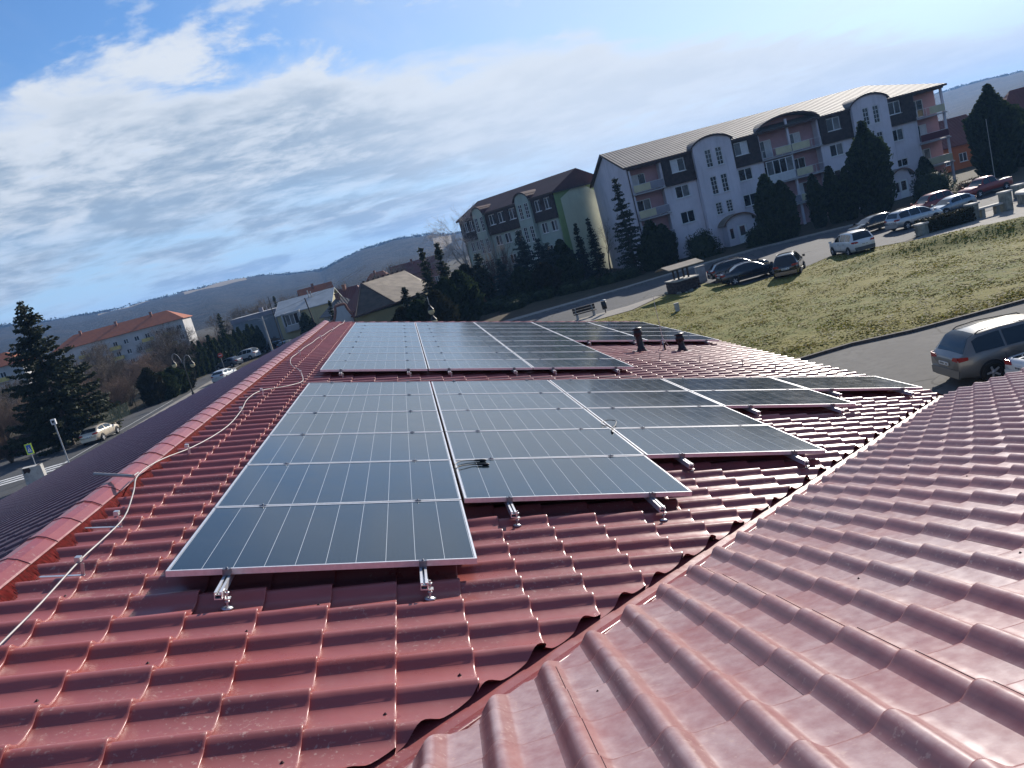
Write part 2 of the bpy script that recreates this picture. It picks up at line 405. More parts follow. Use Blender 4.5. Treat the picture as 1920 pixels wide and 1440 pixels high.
# screws
mb = MB(); rng = random.Random(3)
for j in range(28):
    for i in range(-16, 75):
        if (i*2+j*3) % 5 == 0 and rng.random() < .6:
            p = A(-.89+SP*j+SP-.03-rng.random()*.05, .03+PI_*i+.05, PAN+.012)
            if vs_(p) > .12: mb.add([p+UA*.011*cos(k*pi/3)+VA*.011*sin(k*pi/3) for k in range(6)]+[p+NA*.012], [(k, (k+1) % 6, 6) for k in range(6)])
for j in range(29):
    for i in range(-50, 20):
        if (i*2+j*3) % 7 == 0 and rng.random() < .5:
            p = B(-.154+SPB*j+SPB-.06, XB0-PIB*i-.045, .012)
            if vs_(p) < -.2: mb.add([p+UB*.011*cos(k*pi/3)-VB*.011*sin(k*pi/3) for k in range(6)]+[p+NB*.012], [((k+1) % 6, k, 6) for k in range(6)])
o = mb.obj('roof_screws', M_SCREW, HALL); o['kind'] = 'stuff'

# overlap edges of the sheets on the near slope
mb = MB()
for k in range(17):
    i = -47+k*4
    v = PIB-.142*.76; x = XB0-PIB*i-v; zz = prof_z(v, PIB)
    for j in range(29):
        p = B(-.154+SPB*j, x, .0); q = B(-.154+SPB*j+SPB-.012, x, D_)
        if vs_(p) < -.2 and vs_(q) < -.2: mb.prism([p+NB*(zz-.001), p+NB*(zz+.0035), q+NB*(zz+.0035), q+NB*(zz-.001)], (-.004, 0, -.002))
o = mb.obj('sheet_overlap_edge', M_SCREW, HALL); o['kind'] = 'stuff'

# valley flashing: two folded strips
mb = MB()
p0, p1 = valley_pt(RX+.05), valley_pt(XE+.1)
for w_, pl, n in ((.30, A(0, 0, PAN), NA), (-.30, OB, NB)):
    a0, a1 = onplane(p0, pl, n, -.006), onplane(p1, pl, n, -.006)
    b_0, b_1 = onplane(p0+VN*w_, pl, n, -.004), onplane(p1+VN*w_, pl, n, -.004)
    mb.quad(*((a0, a1, b_1, b_0) if w_ < 0 else (a0, b_0, b_1, a1)))
mb.obj('valley_flashing', M_RIDGE, HALL)
# raised lip along the near slope's cut edge
mb = MB(); s = [onplane(p0+VN*-.10, OB, NB, .004), onplane(p1+VN*-.10, OB, NB, .004)]
mb.tube(s, .012, 6); mb.obj('valley_lip', M_RIDGE, HALL)

# ridge caps
mb = MB()
prof = [(-.145, -.052), (-.138, -.042), (-.08, .004), (-.03, .026), (.03, .028), (.08, .006), (.130, -.034), (.138, -.044)]
LC = .40
def capring(y, g): return [(x*(1+g*3), y, z+g) for x, z in prof]
vs0 = capring(0, .0) + capring(LC+.03, .001) + capring(LC-.006, .007) + capring(LC+.014, .007) + capring(LC+.016, .0)
n_ = len(prof)
mb.add(vs0[:2*n_], [(i, i+1, n_+i+1, n_+i) for i in range(n_-1)], 0, False)
mb.add(vs0[2*n_:], [(i, i+1, n_+i+1, n_+i) for i in range(n_-1)]+[(n_+i, n_+i+1, 2*n_+i+1, 2*n_+i) for i in range(n_-1)], 0, False)
ME_CAP = mb.mesh('ridge_cap', M_RIDGE)
ME_CAP.transform(Matrix.Scale(-1, 4, (0, 1, 0))); ME_CAP.flip_normals()
k = 0; y = YEND
while y > .6:
    link('ridge_cap', ME_CAP, HALL, T((RX, y, RZ_+.078+.0015*(k % 2))) @ Matrix.Rotation(rng.uniform(-.006, .006), 4, 'Y')); y -= LC; k += 1
# red comb under the caps
mb = MB(); y = .6
while y < YEND:
    j1, j2 = rng.uniform(-.006, .006), rng.uniform(-.004, .004)
    p = Vector((RX+.122, y, RZ_+.040)); q = Vector((RX+.182+j2, y+j1, RZ_-.055))
    mb.quad(p, p+Vector((0, .006, 0)), q+Vector((0, .005, 0)), q); y += .009
o = mb.obj('ridge_comb', M_COMB, HALL); o['kind'] = 'stuff'
mb = MB(); mb.quad((RX+.10, .6, RZ_+.05), (RX+.10, YEND, RZ_+.05), (RX+.16, YEND, RZ_-.05), (RX+.16, .6, RZ_-.05)); mb.obj('ridge_batten', M_COMB, HALL)

# verge trims, gutters, walls
mb = MB()
mb.beam(Vector((RX, YEND+.03, RZ_+.0)), A(9.19, 0, PAN+.0)+Vector((0, YEND-4.53+.03, 0)), .05, .12)
mb.beam(Vector((RX, YEND+.03, RZ_+.0)), Cc(11.5, YEND+.03, 0), .05, .10)
mb.obj('verge_trim', M_RIDGE, HALL)
mb = MB()
pe = A(9.19, 0, PAN)
def gutter(p, q, side):
    p, q = Vector(p), Vector(q); sd_ = Vector(side)
    ring = [sd_*(.065+.065*cos(t)) + Vector((0, 0, -.065*sin(t)-.03)) for t in [pi*k/6 for k in range(7)]]
    mb.add([p+r for r in ring]+[q+r for r in ring], [(i, i+1, 8+i, 7+i) for i in range(6)], 0, True)
gutter((pe.x, valley_pt(XE).y, pe.z), (pe.x, YEND, pe.z), (1, 0, 0))
gutter((XE, valley_pt(XE).y, pe.z), (16, valley_pt(XE).y, pe.z), (0, 1, 0))
ce = Cc(11.5, 0, 0); gutter((ce.x, -3, ce.z), (ce.x, YEND, ce.z), (-1, 0, 0))
mb.obj('gutter', M_SCREW, HALL)
mb = MB()
mb.box(ce.x+.6, XE-.5, -3, YEND-.25, 0, 3.4); mb.box(XE-.5, 15.6, -8, valley_pt(XE).y-.5, 0, 3.4)
mb.prism([(ce.x+.6, YEND-.25, 3.4), (XE-.5, YEND-.25, 3.4), (XE-.5, YEND-.25, pe.z+.05), (RX, YEND-.25, RZ_-.12), (ce.x+.6, YEND-.25, ce.z+.05)], (0, -.3, 0))
mb.obj('wall', M_PLASTER, HALL)
mb = MB()  # the slope behind the photographer
mb.prism([(valley_pt(RX).x-9, .55, OB.z), (16, .55, OB.z), (16, -8, OB.z-2.2), (valley_pt(RX).x-9, -8, OB.z-2.2)], (0, 0, -.05))
mb.obj('back_slope', M_ROOFC, HALL)

# ---------------------------------------------------------------- solar panels
PL, PW, PT = 1.735, 1.205, .035
mb = MB()
fw = .013
for (x0, x1, y0, y1) in ((0, PL, 0, fw), (0, PL, PW-fw, PW), (0, fw, fw, PW-fw), (PL-fw, PL, fw, PW-fw)): mb.box(x0, x1, y0, y1, -PT, 0)
for (x0, x1, y0, y1) in ((fw, PL-fw, fw, .03), (fw, PL-fw, PW-.03, PW-fw)): mb.box(x0, x1, y0, y1, -PT, -PT+.002)
ME_FRAME = mb.mesh('panel_frame', M_ALU); ME_FRAME.transform(T((-PL/2, -PW/2, 0)))
mb = MB(); mb.box(fw, PL-fw, fw, PW-fw, -.010, -.003); ME_GLASS = mb.mesh('panel_glass', M_CELL); ME_GLASS.transform(T((-PL/2, -PW/2, 0)))
mb = MB(); mb.box(PL/2-.07, PL/2+.07, PW-.12, PW-.05, -.03, -.011); ME_JB = mb.mesh('junction_box', M_BLACK); ME_JB.transform(T((-PL/2, -PW/2, 0)))
ORD = ['first', 'second', 'third', 'fourth', 'fifth', 'sixth', 'seventh', 'eighth', 'ninth']
CN = ['leftmost', 'second from left', 'middle', 'second from right', 'rightmost']
rng = random.Random(11)
for ar in ARR:
    for c in range(5):
        for r in range(ar['r0'][c], ar['n']):
            k = r-ar['r0'][c]; n = ar['n']-ar['r0'][c]
            pos = 'nearest' if k == 0 and n > 1 else ('only' if n == 1 else ('farthest' if k == n-1 else ORD[k]+' nearest'))
            lab = f"{pos} solar panel of the {CN[c]} column in the {ar['nm']} array"
            M = MX(UA, VA, NA, A(ar['a'][c]+PL/2, ar['b']+r*RW+PW/2, 0)) @ Matrix.Rotation(rng.uniform(-.0022, .0022), 4, 'X') @ Matrix.Rotation(rng.uniform(-.0022, .0022), 4, 'Y')
            o = thing('solar_panel', lab, 'solar panel', group='solar panels mounted on the red roof')
            o.matrix_world = M
            link('panel_frame', ME_FRAME, o); link('panel_glass', ME_GLASS, o); link('junction_box', ME_JB, o)

# mounting rails with bolts and clamps
def rail_profile(b0, b1):
    m = MB(); h0, h1 = -.078, -.036
    m.box(-.02, .02, b0, b1, h0, h0+.006); m.box(-.02, -.016, b0, b1, h0+.006, h1); m.box(.016, .02, b0, b1, h0+.006, h1)
    m.box(-.016, -.006, b0, b1, h1-.006, h1); m.box(.006, .016, b0, b1, h1-.006, h1); m.box(-.016, .016, b0+.01, b1, h0+.02, h0+.024)
    return m
mbb = MB()
mbb.tube([(0.033, 0, PAN+.012), (0.033, 0, -.045)], .006, 6)
mbb.lathe([(0, 0), (.030, 0), (.034, .006), (.012, .012), (0, .013)], 12, (.033, 0, PAN+.010))
mbb.lathe([(.006, 0), (.013, 0), (.013, .01), (.006, .01)], 6, (.033, 0, PAN+.045)); mbb.lathe([(.006, 0), (.013, 0), (.013, .01), (.006, .01)], 6, (.033, 0, -.07))
mbb.box(.0205, .0245, -.02, .02, -.095, -.045); mbb.box(.0245, .052, -.02, .02, -.098, -.093)
ME_BOLT = mbb.mesh('hanger_bolt', M_STEEL)
mbc = MB(); mbc.box(-.022, .022, -.011, .011, -.0, .006); mbc.lathe([(0, .013), (.006, .013), (.006, .005)], 6); mbc.box(-.018, .018, -.006, .006, -.036, 0)
ME_CLAMP = mbc.mesh('mid_clamp', M_BOLT)
mbc = MB(); mbc.box(-.022, .022, -.022, .008, -.0, .005); mbc.box(-.022, .022, -.024, -.018, -.036, .005); mbc.lathe([(0, .012), (.007, .012), (.007, .004)], 6, (0, -.011, 0))
ME_END = mbc.mesh('end_clamp', M_BOLT)
for ar in ARR:
    for c in range(5):
        for s, fa in ((0, .33), (1, 1.42)):
            b0 = ar['b']+ar['r0'][c]*RW; b1 = ar['b']+ar['n']*RW-.02
            lab = f"aluminium rail under the {'left' if s == 0 else 'right'} side of the {CN[c]} panel column, {ar['nm']} array"
            o = thing('mounting_rail', lab, 'mounting rail', group='aluminium rails under the solar panels')
            o.matrix_world = MX(UA, VA, NA, A(ar['a'][c]+fa, b0, 0))
            Lr = b1-b0; ext = .25 if ar['nm'] == 'near' else .16
            rail_profile(-ext, Lr+.06).obj('rail', M_ALU, o)
            y = -ext+.06
            while y < Lr:
                link('hanger_bolt', ME_BOLT, o, T((0, y, 0))); y += 1.15
            link('end_clamp', ME_END, o, T((0, 0, 0))); link('end_clamp', ME_END, o, T((0, Lr, 0)) @ RZ(pi))
            for r in range(1, ar['n']-ar['r0'][c]): link('mid_clamp', ME_CLAMP, o, T((0, r*RW-.012, 0)))

# ---------------------------------------------------------------- cables, lightning conductor, vents
def wire_pts(L, h):
    return [A(a, b, h if not callable(h) else h(a, b)) for a, b in L]
WP = [(-.52, -1.6), (-.55, -.69), (-.56, -.22), (-.58, .37), (-.58, .75), (-.61, 1.24), (-.75, 1.91), (-.86, 2.40), (-.82, 2.95), (-.69, 3.49), (-.55, 4.46), (-.60, 5.47), (-.67, 6.28), (-.60, 6.97), (-.37, 7.36), (-.22, 7.73), (-.17, 8.13), (-.38, 9.33), (-.60, 10.11), (-.71, 11.14), (-.69, 12.97), (-.61, 15.59), (-.49, 18.14), (-.38, 20.46), (-.40, 21.6)]
def smooth_path(L, n=4):
    out = []
    for i in range(len(L)-1):
        p0_, p1_, p2_, p3_ = (np.array(L[max(0, min(len(L)-1, i+d))], float) for d in (-1, 0, 1, 2))
        for k in range(n):
            t = k/n; out.append(tuple(.5*((2*p1_)+(-p0_+p2_)*t+(2*p0_-5*p1_+4*p2_-p3_)*t*t+(-p0_+3*p1_-3*p2_+p3_)*t**3)))
    out.append(tuple(L[-1])); return out
o = thing('lightning_conductor', 'bent grey lightning conductor wire running along the red ridge', 'lightning conductor')
mb = MB(); mb.tube([A(a, b, -.055+.01*sin(b*3)) for a, b in smooth_path(WP)], .0056, 6); mb.obj('conductor_wire', M_WIRE, o)
for (a, b) in ((-.58, .34), (-.66, 1.25), (-.72, 3.40), (-.60, 5.45), (-.60, 6.95), (-.30, 8.9), (-.68, 12.0), (-.6, 15.6), (-.49, 18.1)):
    mb = MB(); q = A(a, b, PAN+.035)
    mb.beam(q-UA*.22, q+UA*.03, .024, .004, up=NA); mb.beam(q+UA*.02, q+UA*.02+NA*.075, .02, .004, up=VA); mb.box(-.016, .016, -.02, .02, -.01, .02, 0, MX(UA, VA, NA, A(a, b, -.035)))
    mb.obj('wire_holder', M_STEEL, o)
mb = MB(); q = A(-.80, 2.08, .02); mb.tube([q, q+Vector((-.42, .36, .05))], .014, 8); mb.tube([q, A(-.86, 2.4, -.03)], .006, 6); mb.obj('air_terminal', M_WIRE, o)
mb = MB(); q = Cc(.42, 5.55, .03); mb.tube([q, q+Vector((-.08, .16, .12))], .016, 8); tag(mb.obj('rod_stub', M_WIRE), 'short pale rod stub sticking up beyond the red ridge', 'rod')
CE = []
def cable(name, label, pts, r, mat, plugs=()):
    o = thing(name, label, 'cable'); m = MB(); m.tube([A(*p) for p in smooth_path(pts)], r, 6); m.obj('cord', mat, o)
    for (p, q) in plugs:
        m = MB(); p, q = A(*p), A(*q); d = q-p
        m.tube([p, p+d*.1, p+d*.45, p+d*.5, p+d*.9, q], [.004, .009, .009, .012, .011, .006], 8); m.obj('plug', M_BLACK, o)
cable('panel_cable', 'black cable with two plugs lying on the second column of the near panels', [(1.755, 2.10, -.05), (1.757, 2.22, .008), (1.80, 2.31, .015), (1.87, 2.36, .010), (1.93, 2.36, .006)], .0045, M_BLACK, (((1.93, 2.36, .008), (2.04, 2.37, .008)),))
cable('panel_cable', 'lower black cable with plug emerging between the first two columns', [(1.756, 2.02, -.05), (1.757, 2.10, .006), (1.82, 2.17, .014), (1.90, 2.22, .008), (1.94, 2.22, .006)], .0045, M_BLACK, (((1.94, 2.22, .008), (2.05, 2.215, .008)),))
cable('panel_cable', 'looped black cable lying across the seam beside the third column', [(3.50, 3.50, -.03), (3.512, 3.66, .006), (3.44, 3.84, .012), (3.52, 3.96, .03), (3.62, 3.93, .03), (3.58, 3.78, .012), (3.50, 3.62, .008), (3.47, 3.53, .006)], .0045, M_BLACK, (((3.47, 3.53, .008), (3.455, 3.42, .008)),))
cable('string_cable', 'grey cable hanging along the gap between both arrays', [(-.35, 7.95, -.12), (.1, 8.1, -.10), (.6, 8.3, -.13), (1.6, 8.35, -.11), (2.6, 8.4, -.125), (3.8, 8.42, -.11), (5.2, 8.45, -.12)], .006, M_WIRE)

def vent(a, b, h, label):
    g = A(a, b, PAN); o = thing('vent_pipe', label, 'vent pipe', tuple(g), group='black vent pipes through the roof')
    m = MB(); m.lathe([(.085, -.03), (.085, .12), (.07, .14), (.07, h-.16)], 16); m.obj('pipe', M_BLACK, o)
    m = MB(); m.lathe([(.07, h-.17), (.095, h-.16), (.095, h-.06), (.08, h-.05), (.08, h-.02), (.11, h-.015), (.11, h), (0, h+.015)], 16); m.obj('cowl', M_BLACK, o)
    m = MB(); m.box(-.19, .19, -.16, .16, .02, .045, 0, MX(UA, VA, NA, (0, 0, 0))); m.lathe([(.13, .03), (.09, .1)], 14); m.obj('flashing', M_SCREW, o)
vent(6.53, 12.49, .56, 'taller black vent pipe beside the far panels')
vent(7.46, 12.53, .43, 'shorter black vent pipe near the roof eave')
g = A(7.11, 12.67, PAN+.03); o = thing('antenna_mast', 'thin whip mast on a tripod between the two vent pipes', 'mast', tuple(g))
mb = MB(); mb.tube([(0, 0, .15), (0, 0, 1.25)], [.007, .004], 6); mb.obj('rod', M_STEEL, o)
for k in range(3):
    mb = MB(); mb.tube([(0, 0, .30), (.16*cos(2.1*k), .16*sin(2.1*k), -.03*cos(2.1*k)*2)], .006, 5); mb.obj('leg', M_STEEL, o)
mb = MB(); mb.tube([(0, 0, .0), (0, 0, .18)], .02, 8); mb.obj('base', M_BLACK, o)
BS = ['right of the middle gap', 'nearest the near array', 'closest to the eave', 'below the taller vent pipe']
for (a, b) in ((7.0, 10.3), (7.55, 9.6), (7.9, 9.0), (6.4, 10.9)):
    mb = MB(); q = A(a, b, PAN+.03); mb.tube([q, q+NA*.14], .008, 6); mb.beam(q+NA*.14-UA*.03, q+NA*.14+UA*.03, .03, .008); tag(mb.obj('bolt_stud', M_BOLT), f'dark upright bolt stud on the bare red tiles, {BS.pop(0)}', 'bolt', 'bolt studs left on the bare tiles')
# ================================================================ ground, roads, hills
def ground_mat(name, c1, c2, c3, s1=.05, s2=.9, rough=.95, bump=.4, cracks=0.0):
    m = bpy.data.materials.new(name); m.use_nodes = True; t = NT(m.node_tree); t.n.clear()
    pos = t('ShaderNodeNewGeometry').outputs['Position']
    n1 = t.noise(pos, s1, 5, .6, .4); n2 = t.noise(pos, s2, 6, .65)
    c = t.mix(t.ramp(n1, .38, .62), c1, c2); c = t.mix(t.ramp(n2, .40, .70), c, c3)
    if cracks:
        vo = t('ShaderNodeTexVoronoi', {'Vector': t.vm('ADD', pos, t.vm('MULTIPLY', t('ShaderNodeTexNoise', {'Vector': pos, 'Scale': .8, 'Detail': 4.0}).outputs[1], (1.6, 1.6, 0))), 'Scale': .16}, feature='DISTANCE_TO_EDGE').outputs[0]
        c = t.mix(t.m('MULTIPLY', t.ramp(vo, .012, .004), cracks), c, tuple(x*.35 for x in c3))
        st = t.ramp(t.noise(pos, .35, 3, .5), .60, .70); c = t.mix(t.m('MULTIPLY', st, cracks*.5), c, tuple(x*.55 for x in c1))
    bn = t('ShaderNodeBump', {'Height': n2, 'Strength': bump, 'Distance': .15})
    b = t('ShaderNodeBsdfPrincipled', {'Base Color': c, 'Roughness': rough, 'Specular IOR Level': .2, 'Normal': bn.outputs[0]})
    t('ShaderNodeOutputMaterial', {0: b.outputs[0]}); return m
M_GROUND = ground_mat('winter_ground', (.060, .046, .028), (.040, .038, .020), (.078, .060, .036))
M_LAWN = ground_mat('winter_lawn', (.165, .146, .026), (.112, .124, .022), (.18, .15, .034), .12, 1.6)
M_ASPH = ground_mat('worn_asphalt', (.105, .10, .094), (.13, .124, .115), (.09, .086, .081), .25, 2.5, .9, .08, .7)
M_ASPHD = ground_mat('street_asphalt', (.075, .077, .080), (.095, .096, .097), (.062, .063, .066), .15, 3.0, .88, .05, .7)
M_PAVE = ground_mat('pale_paving', (.27, .245, .21), (.22, .205, .18), (.30, .275, .24), .3, 3.0, .9, .05)
M_KERB = mk('kerb_concrete', (.20, .19, .175), .9, nscale=3, namt=.2, bump=.1)
M_KERBD = mk('mossy_kerb', (.075, .065, .058), .9, nscale=5, namt=.3, bump=.2)
M_PAINT = mk('road_paint', (.62, .62, .60), .75, nscale=4, namt=.15)

def sheet(name, poly, z, mat, cat=None):
    mb = MB(); mb.quad(*[(x, y, z) for x, y in poly]); return struct(mb.obj(name, mat))
mb = MB(); mb.quad((-5000, -5000, 0), (5000, -5000, 0), (5000, 5000, 0), (-5000, 5000, 0)); struct(mb.obj('ground', M_GROUND))

def kerb(name, pts, wd=.15, h=.12, mat=None, piece=2.0):
    """kerb of single stones along a line"""
    root = None; m0 = {}
    root = thing(name, KL.pop(0), 'kerb', (pts[0][0], pts[0][1], 0))
    for (a, b) in zip(pts[:-1], pts[1:]):
        a, b = Vector((*a, 0)), Vector((*b, 0)); L = (b-a).length; n = max(1, int(L/piece)); d = (b-a)/L; l = L/n
        key = round(l, 3)
        if key not in m0:
            mm = MB(); mm.box(.008, l-.008, -wd/2, wd/2, -.05, h); m0[key] = mm.mesh('kerb_stone', mat or M_KERB)
        for k in range(n):
            link('kerb_stone', m0[key], root, T(a+d*(l*k)-Vector((pts[0][0], pts[0][1], 0))) @ RZ(math.atan2(d.y, d.x)))
    return root
KL = ['low mossy kerb between the lawn and the parking place', 'pale kerb along the far side of the shaded street']

# left street, running away along the hall
sheet('left_street', [(-36.5, -20), (-28.9, -20), (-28.9, 60), (-28.0, 75), (-27.4, 120), (-22, 160), (-28, 160), (-31, 122), (-33.2, 86), (-38, 84), (-43, 83), (-43, 66), (-36.0, 64)], .012, M_ASPHD)
sheet('left_pavement', [(-28.75, -20), (-26.2, -20), (-25.4, 100), (-26.0, 122), (-27.2, 120), (-27.85, 75), (-28.75, 60)], .10, M_PAVE)
mb = MB()
for k in range(3):
    y = 63.6+k*1.25
    mb.quad((-36.8, y, .017), (-29.2, y+.25, .017), (-29.2, y+.85, .017), (-36.8, y+.6, .017))
o = mb.obj('zebra_crossing', M_PAINT); struct(o)
mb = MB(); mb.quad((-29.6, 66.5, .017), (-29.5, 66.5, .017), (-28.9, 96, .017), (-29.0, 96, .017)); struct(mb.obj('edge_line', M_PAINT))
# street to the right, before the flats
sheet('right_street', [(-8, 66.5), (12.1, 66.1), (17.2, 65.6), (20.6, 66.8), (24.5, 66.6), (24.5, 58.6), (30, 59.2), (33.3, 61.3), (37, 57.5), (44, 61.2), (56, 62), (120, 60), (120, 80), (60, 77), (47.1, 77.5), (42, 79.7), (36.2, 81.7), (32.3, 81.4), (21.4, 79.4), (10, 78.2), (-8, 78)], .012, M_ASPHD)
sheet('flats_pavement', [(-8, 78.3), (10, 78.5), (21.4, 79.7), (32.3, 81.7), (36.2, 82.0), (42, 80.0), (47.1, 77.8), (60, 77.3), (60, 79.2), (47, 79.6), (42, 81.8), (36.2, 83.6), (32.3, 83.3), (21.4, 81.2), (-8, 80)], .09, M_PAVE)
kerb('parking_kerb', [(12.5, 31.7), (17.3, 31.75), (19.6, 31.0), (26, 30.4)], .16, .13, M_KERBD, 1.0)
kerb('street_kerb', [(-8, 78.15), (10, 78.35), (21.4, 79.55), (32.3, 81.55), (36.2, 81.85), (42, 79.85), (47.1, 77.65), (60, 77.15)], .14, .12, M_KERB, 2.0)
sheet('parking_place', [(7.0, 8), (60, 8), (60, 30), (26, 30.3), (19.6, 30.9), (17.3, 31.65), (7.0, 31.6)], .012, M_ASPH)
sheet('promenade_path', [(10.0, 63.4), (14.0, 62.3), (16.6, 62.2), (20.2, 65.7), (20.0, 66.5), (17.2, 65.45), (12.1, 65.95), (10, 66)], .035, M_PAVE)
sheet('fountain_plaza', [(37.6, 54.6), (41.7, 51.6), (60, 43), (90, 43), (90, 59.5), (56, 61.7), (44, 60.9), (37.3, 57.0)], .035, M_PAVE)

def leaf_mat(name, c1, c2, sc=2.0, tl=.18):
    m = bpy.data.materials.new(name); m.use_nodes = True; t = NT(m.node_tree); t.n.clear()
    pos = t('ShaderNodeNewGeometry').outputs['Position']; n = t.noise(pos, sc, 4, .65)
    c = t.mix(t.ramp(n, .35, .65), c1, c2)
    b = t('ShaderNodeBsdfPrincipled', {'Base Color': c, 'Roughness': .7, 'Specular IOR Level': .25})
    tr = t('ShaderNodeBsdfTranslucent', {'Color': c}); mx = t('ShaderNodeMixShader', {0: tl, 1: b.outputs[0], 2: tr.outputs[0]})
    t('ShaderNodeOutputMaterial', {0: mx.outputs[0]}); return m

# lawn: a bumpy sheet with a low bank at its right
LAWN = [(9.5, 31.9), (17.3, 31.95), (19.7, 31.2), (26, 30.6), (60, 30.2), (60, 42.5), (41.7, 51.3), (37.4, 54.6), (36.8, 57.2), (33.3, 61.1), (29.9, 59.0), (24.4, 58.4), (24.3, 66.2), (20.4, 65.6), (16.7, 62.0), (14.0, 62.1), (9.5, 63.3)]
def inpoly(x, y, P):
    c = False; n = len(P)
    for i in range(n):
        (x1, y1), (x2, y2) = P[i], P[i-1]
        if (y1 > y) != (y2 > y) and x < (x2-x1)*(y-y1)/(y2-y1)+x1: c = not c
    return c
def edge_d(x, y, P):
    m = 1e9
    for i in range(len(P)):
        ax, ay = P[i-1]; bx, by = P[i]; dx, dy = bx-ax, by-ay
        t = max(0, min(1, ((x-ax)*dx+(y-ay)*dy)/(dx*dx+dy*dy))); m = min(m, math.hypot(x-ax-t*dx, y-ay-t*dy))
    return m
from mathutils import noise as mnoise
def lawn_z(x, y):
    e = min(1, edge_d(x, y, LAWN)/1.5)
    bank = .75*math.exp(-((y-(51-(x-33)*.62))/2.6)**2)*max(0, min(1, (x-28)/6))
    return .02+e*(.10+.10*mnoise.noise(Vector((x*.35, y*.35, 1)))+.05*mnoise.noise(Vector((x*1.1, y*1.1, 4)))+bank)
bm = bmesh.new(); st = .6; ids = {}
nx, ny = int(52/st), int(38/st)
f = bm.faces.new([bm.verts.new((x, y, 0)) for x, y in LAWN])
for i in range(1, nx): bmesh.ops.bisect_plane(bm, geom=bm.verts[:]+bm.edges[:]+bm.faces[:], plane_co=(9.5+i*st, 0, 0), plane_no=(1, 0, 0))
for i in range(1, ny): bmesh.ops.bisect_plane(bm, geom=bm.verts[:]+bm.edges[:]+bm.faces[:], plane_co=(0, 29.5+i*st, 0), plane_no=(0, 1, 0))
for v in bm.verts: v.co.z = lawn_z(v.co.x, v.co.y)
bmesh.ops.recalc_face_normals(bm, faces=bm.faces[:])
me = bpy.data.meshes.new('lawn'); bm.to_mesh(me); bm.free()
if me.polygons[0].normal.z < 0: me.flip_normals()
me.polygons.foreach_set('use_smooth', [True]*len(me.polygons)); me.materials.append(M_LAWN); struct(link('lawn', me))
# grass tufts standing on the lawn
rs = np.random.RandomState(4); pts = []
rr = random.Random(9)
while len(pts) < 70000:
    y = 31+31*rr.random()**1.2; x = rr.uniform(9.6, min(56, y*.9+8))
    if not inpoly(x, y, LAWN): continue
    dn = mnoise.noise(Vector((x*.55, y*.55, 7)))
    if rr.random() < .75+.35*dn: pts.append((x, y, lawn_z(x, y), dn))
pts = np.array(pts); n = len(pts)
ang = rs.uniform(0, 6.28, n); hgt = rs.uniform(.006, .030, n)*(1+pts[:, 3]*1.3); wid = rs.uniform(.02, .075, n)
dx, dy = np.cos(ang)*wid, np.sin(ang)*wid; lx, ly = rs.normal(0, .10, n), rs.normal(0, .10, n)
Vt = np.stack([np.stack([pts[:, 0]-dx, pts[:, 1]-dy, pts[:, 2]-.02], 1), np.stack([pts[:, 0]+dx, pts[:, 1]+dy, pts[:, 2]-.02], 1),
               np.stack([pts[:, 0]+dx*.6+lx, pts[:, 1]+dy*.6+ly, pts[:, 2]+hgt], 1), np.stack([pts[:, 0]-dx*.6+lx, pts[:, 1]-dy*.6+ly, pts[:, 2]+hgt], 1)], 1)
M_TUFT = [leaf_mat('dry_grass', (.20, .168, .042), (.165, .14, .036), .5, .5), leaf_mat('green_grass', (.145, .155, .030), (.12, .125, .027), .5, .5), leaf_mat('straw_grass', (.26, .21, .085), (.20, .16, .06), .5, .45)]
o = link('grass', mesh_np('grass', Vt.reshape(-1, 3), np.arange(4*n).reshape(-1, 4), M_TUFT, mi=rs.choice(3, n, p=[.45, .40, .15]))); struct(o, 'stuff'); o['label'] = 'tufts of dry winter grass over the lawn'

# hills all around: forested slopes with pale fields along the crest
def hill_mat():
    m = bpy.data.materials.new('wooded_hill'); m.use_nodes = True; t = NT(m.node_tree); t.n.clear()
    pos = t('ShaderNodeNewGeometry').outputs['Position']
    n1 = t.noise(pos, .0035, 5, .6, .5); n2 = t.noise(pos, .03, 6, .7); n3 = t.noise(pos, .11, 4, .7)
    c = t.mix(t.ramp(n1, .4, .6), (.026, .023, .018), (.018, .018, .015)); c = t.mix(t.ramp(n2, .35, .7), c, (.066, .052, .036)); c = t.mix(t.ramp(n3, .4, .7), c, (.014, .014, .012))
    bn = t('ShaderNodeBump', {'Height': n3, 'Strength': .9, 'Distance': 6.0})
    b = t('ShaderNodeBsdfPrincipled', {'Base Color': c, 'Roughness': 1, 'Specular IOR Level': .05, 'Normal': bn.outputs[0]})
    t('ShaderNodeOutputMaterial', {0: b.outputs[0]}); return m
M_HILL = hill_mat()
M_FIELD = ground_mat('pale_field', (.21, .165, .105), (.17, .14, .085), (.24, .19, .13), .01, .05, 1, 0)
CREST = [(-180, 1.4), (-60, 1.9), (-40, 2.5), (-24.5, 2.55), (-22.9, 2.25), (-21.3, 2.08), (-18.7, 1.88), (-15.5, 1.83), (-12.1, 1.84), (-9.4, 1.65), (-7.3, 1.25), (-5.25, .92), (-4.1, 1.13), (-2.1, 1.55), (.2, 1.63), (2.4, 1.45), (4.2, 1.0), (8, .9), (16, .7), (26, .9), (33, 1.3), (37, 1.5), (38.6, 1.45), (40.2, 1.33), (50, 1.6), (80, 1.3), (180, 1.4)]
def crest(a): return float(np.interp(a, [c[0] for c in CREST], [c[1] for c in CREST]))
def hill_R(a): return 1900+350*sin(R(a)*2.3)+(-350 if -8 < a < 6 else 0)*min(1, max(0, (a+8)/4))*min(1, max(0, (6-a)/3))
az_ = np.concatenate([np.arange(-180, -30, 3.), np.arange(-30, 50, .25), np.arange(50, 180.1, 3.)])
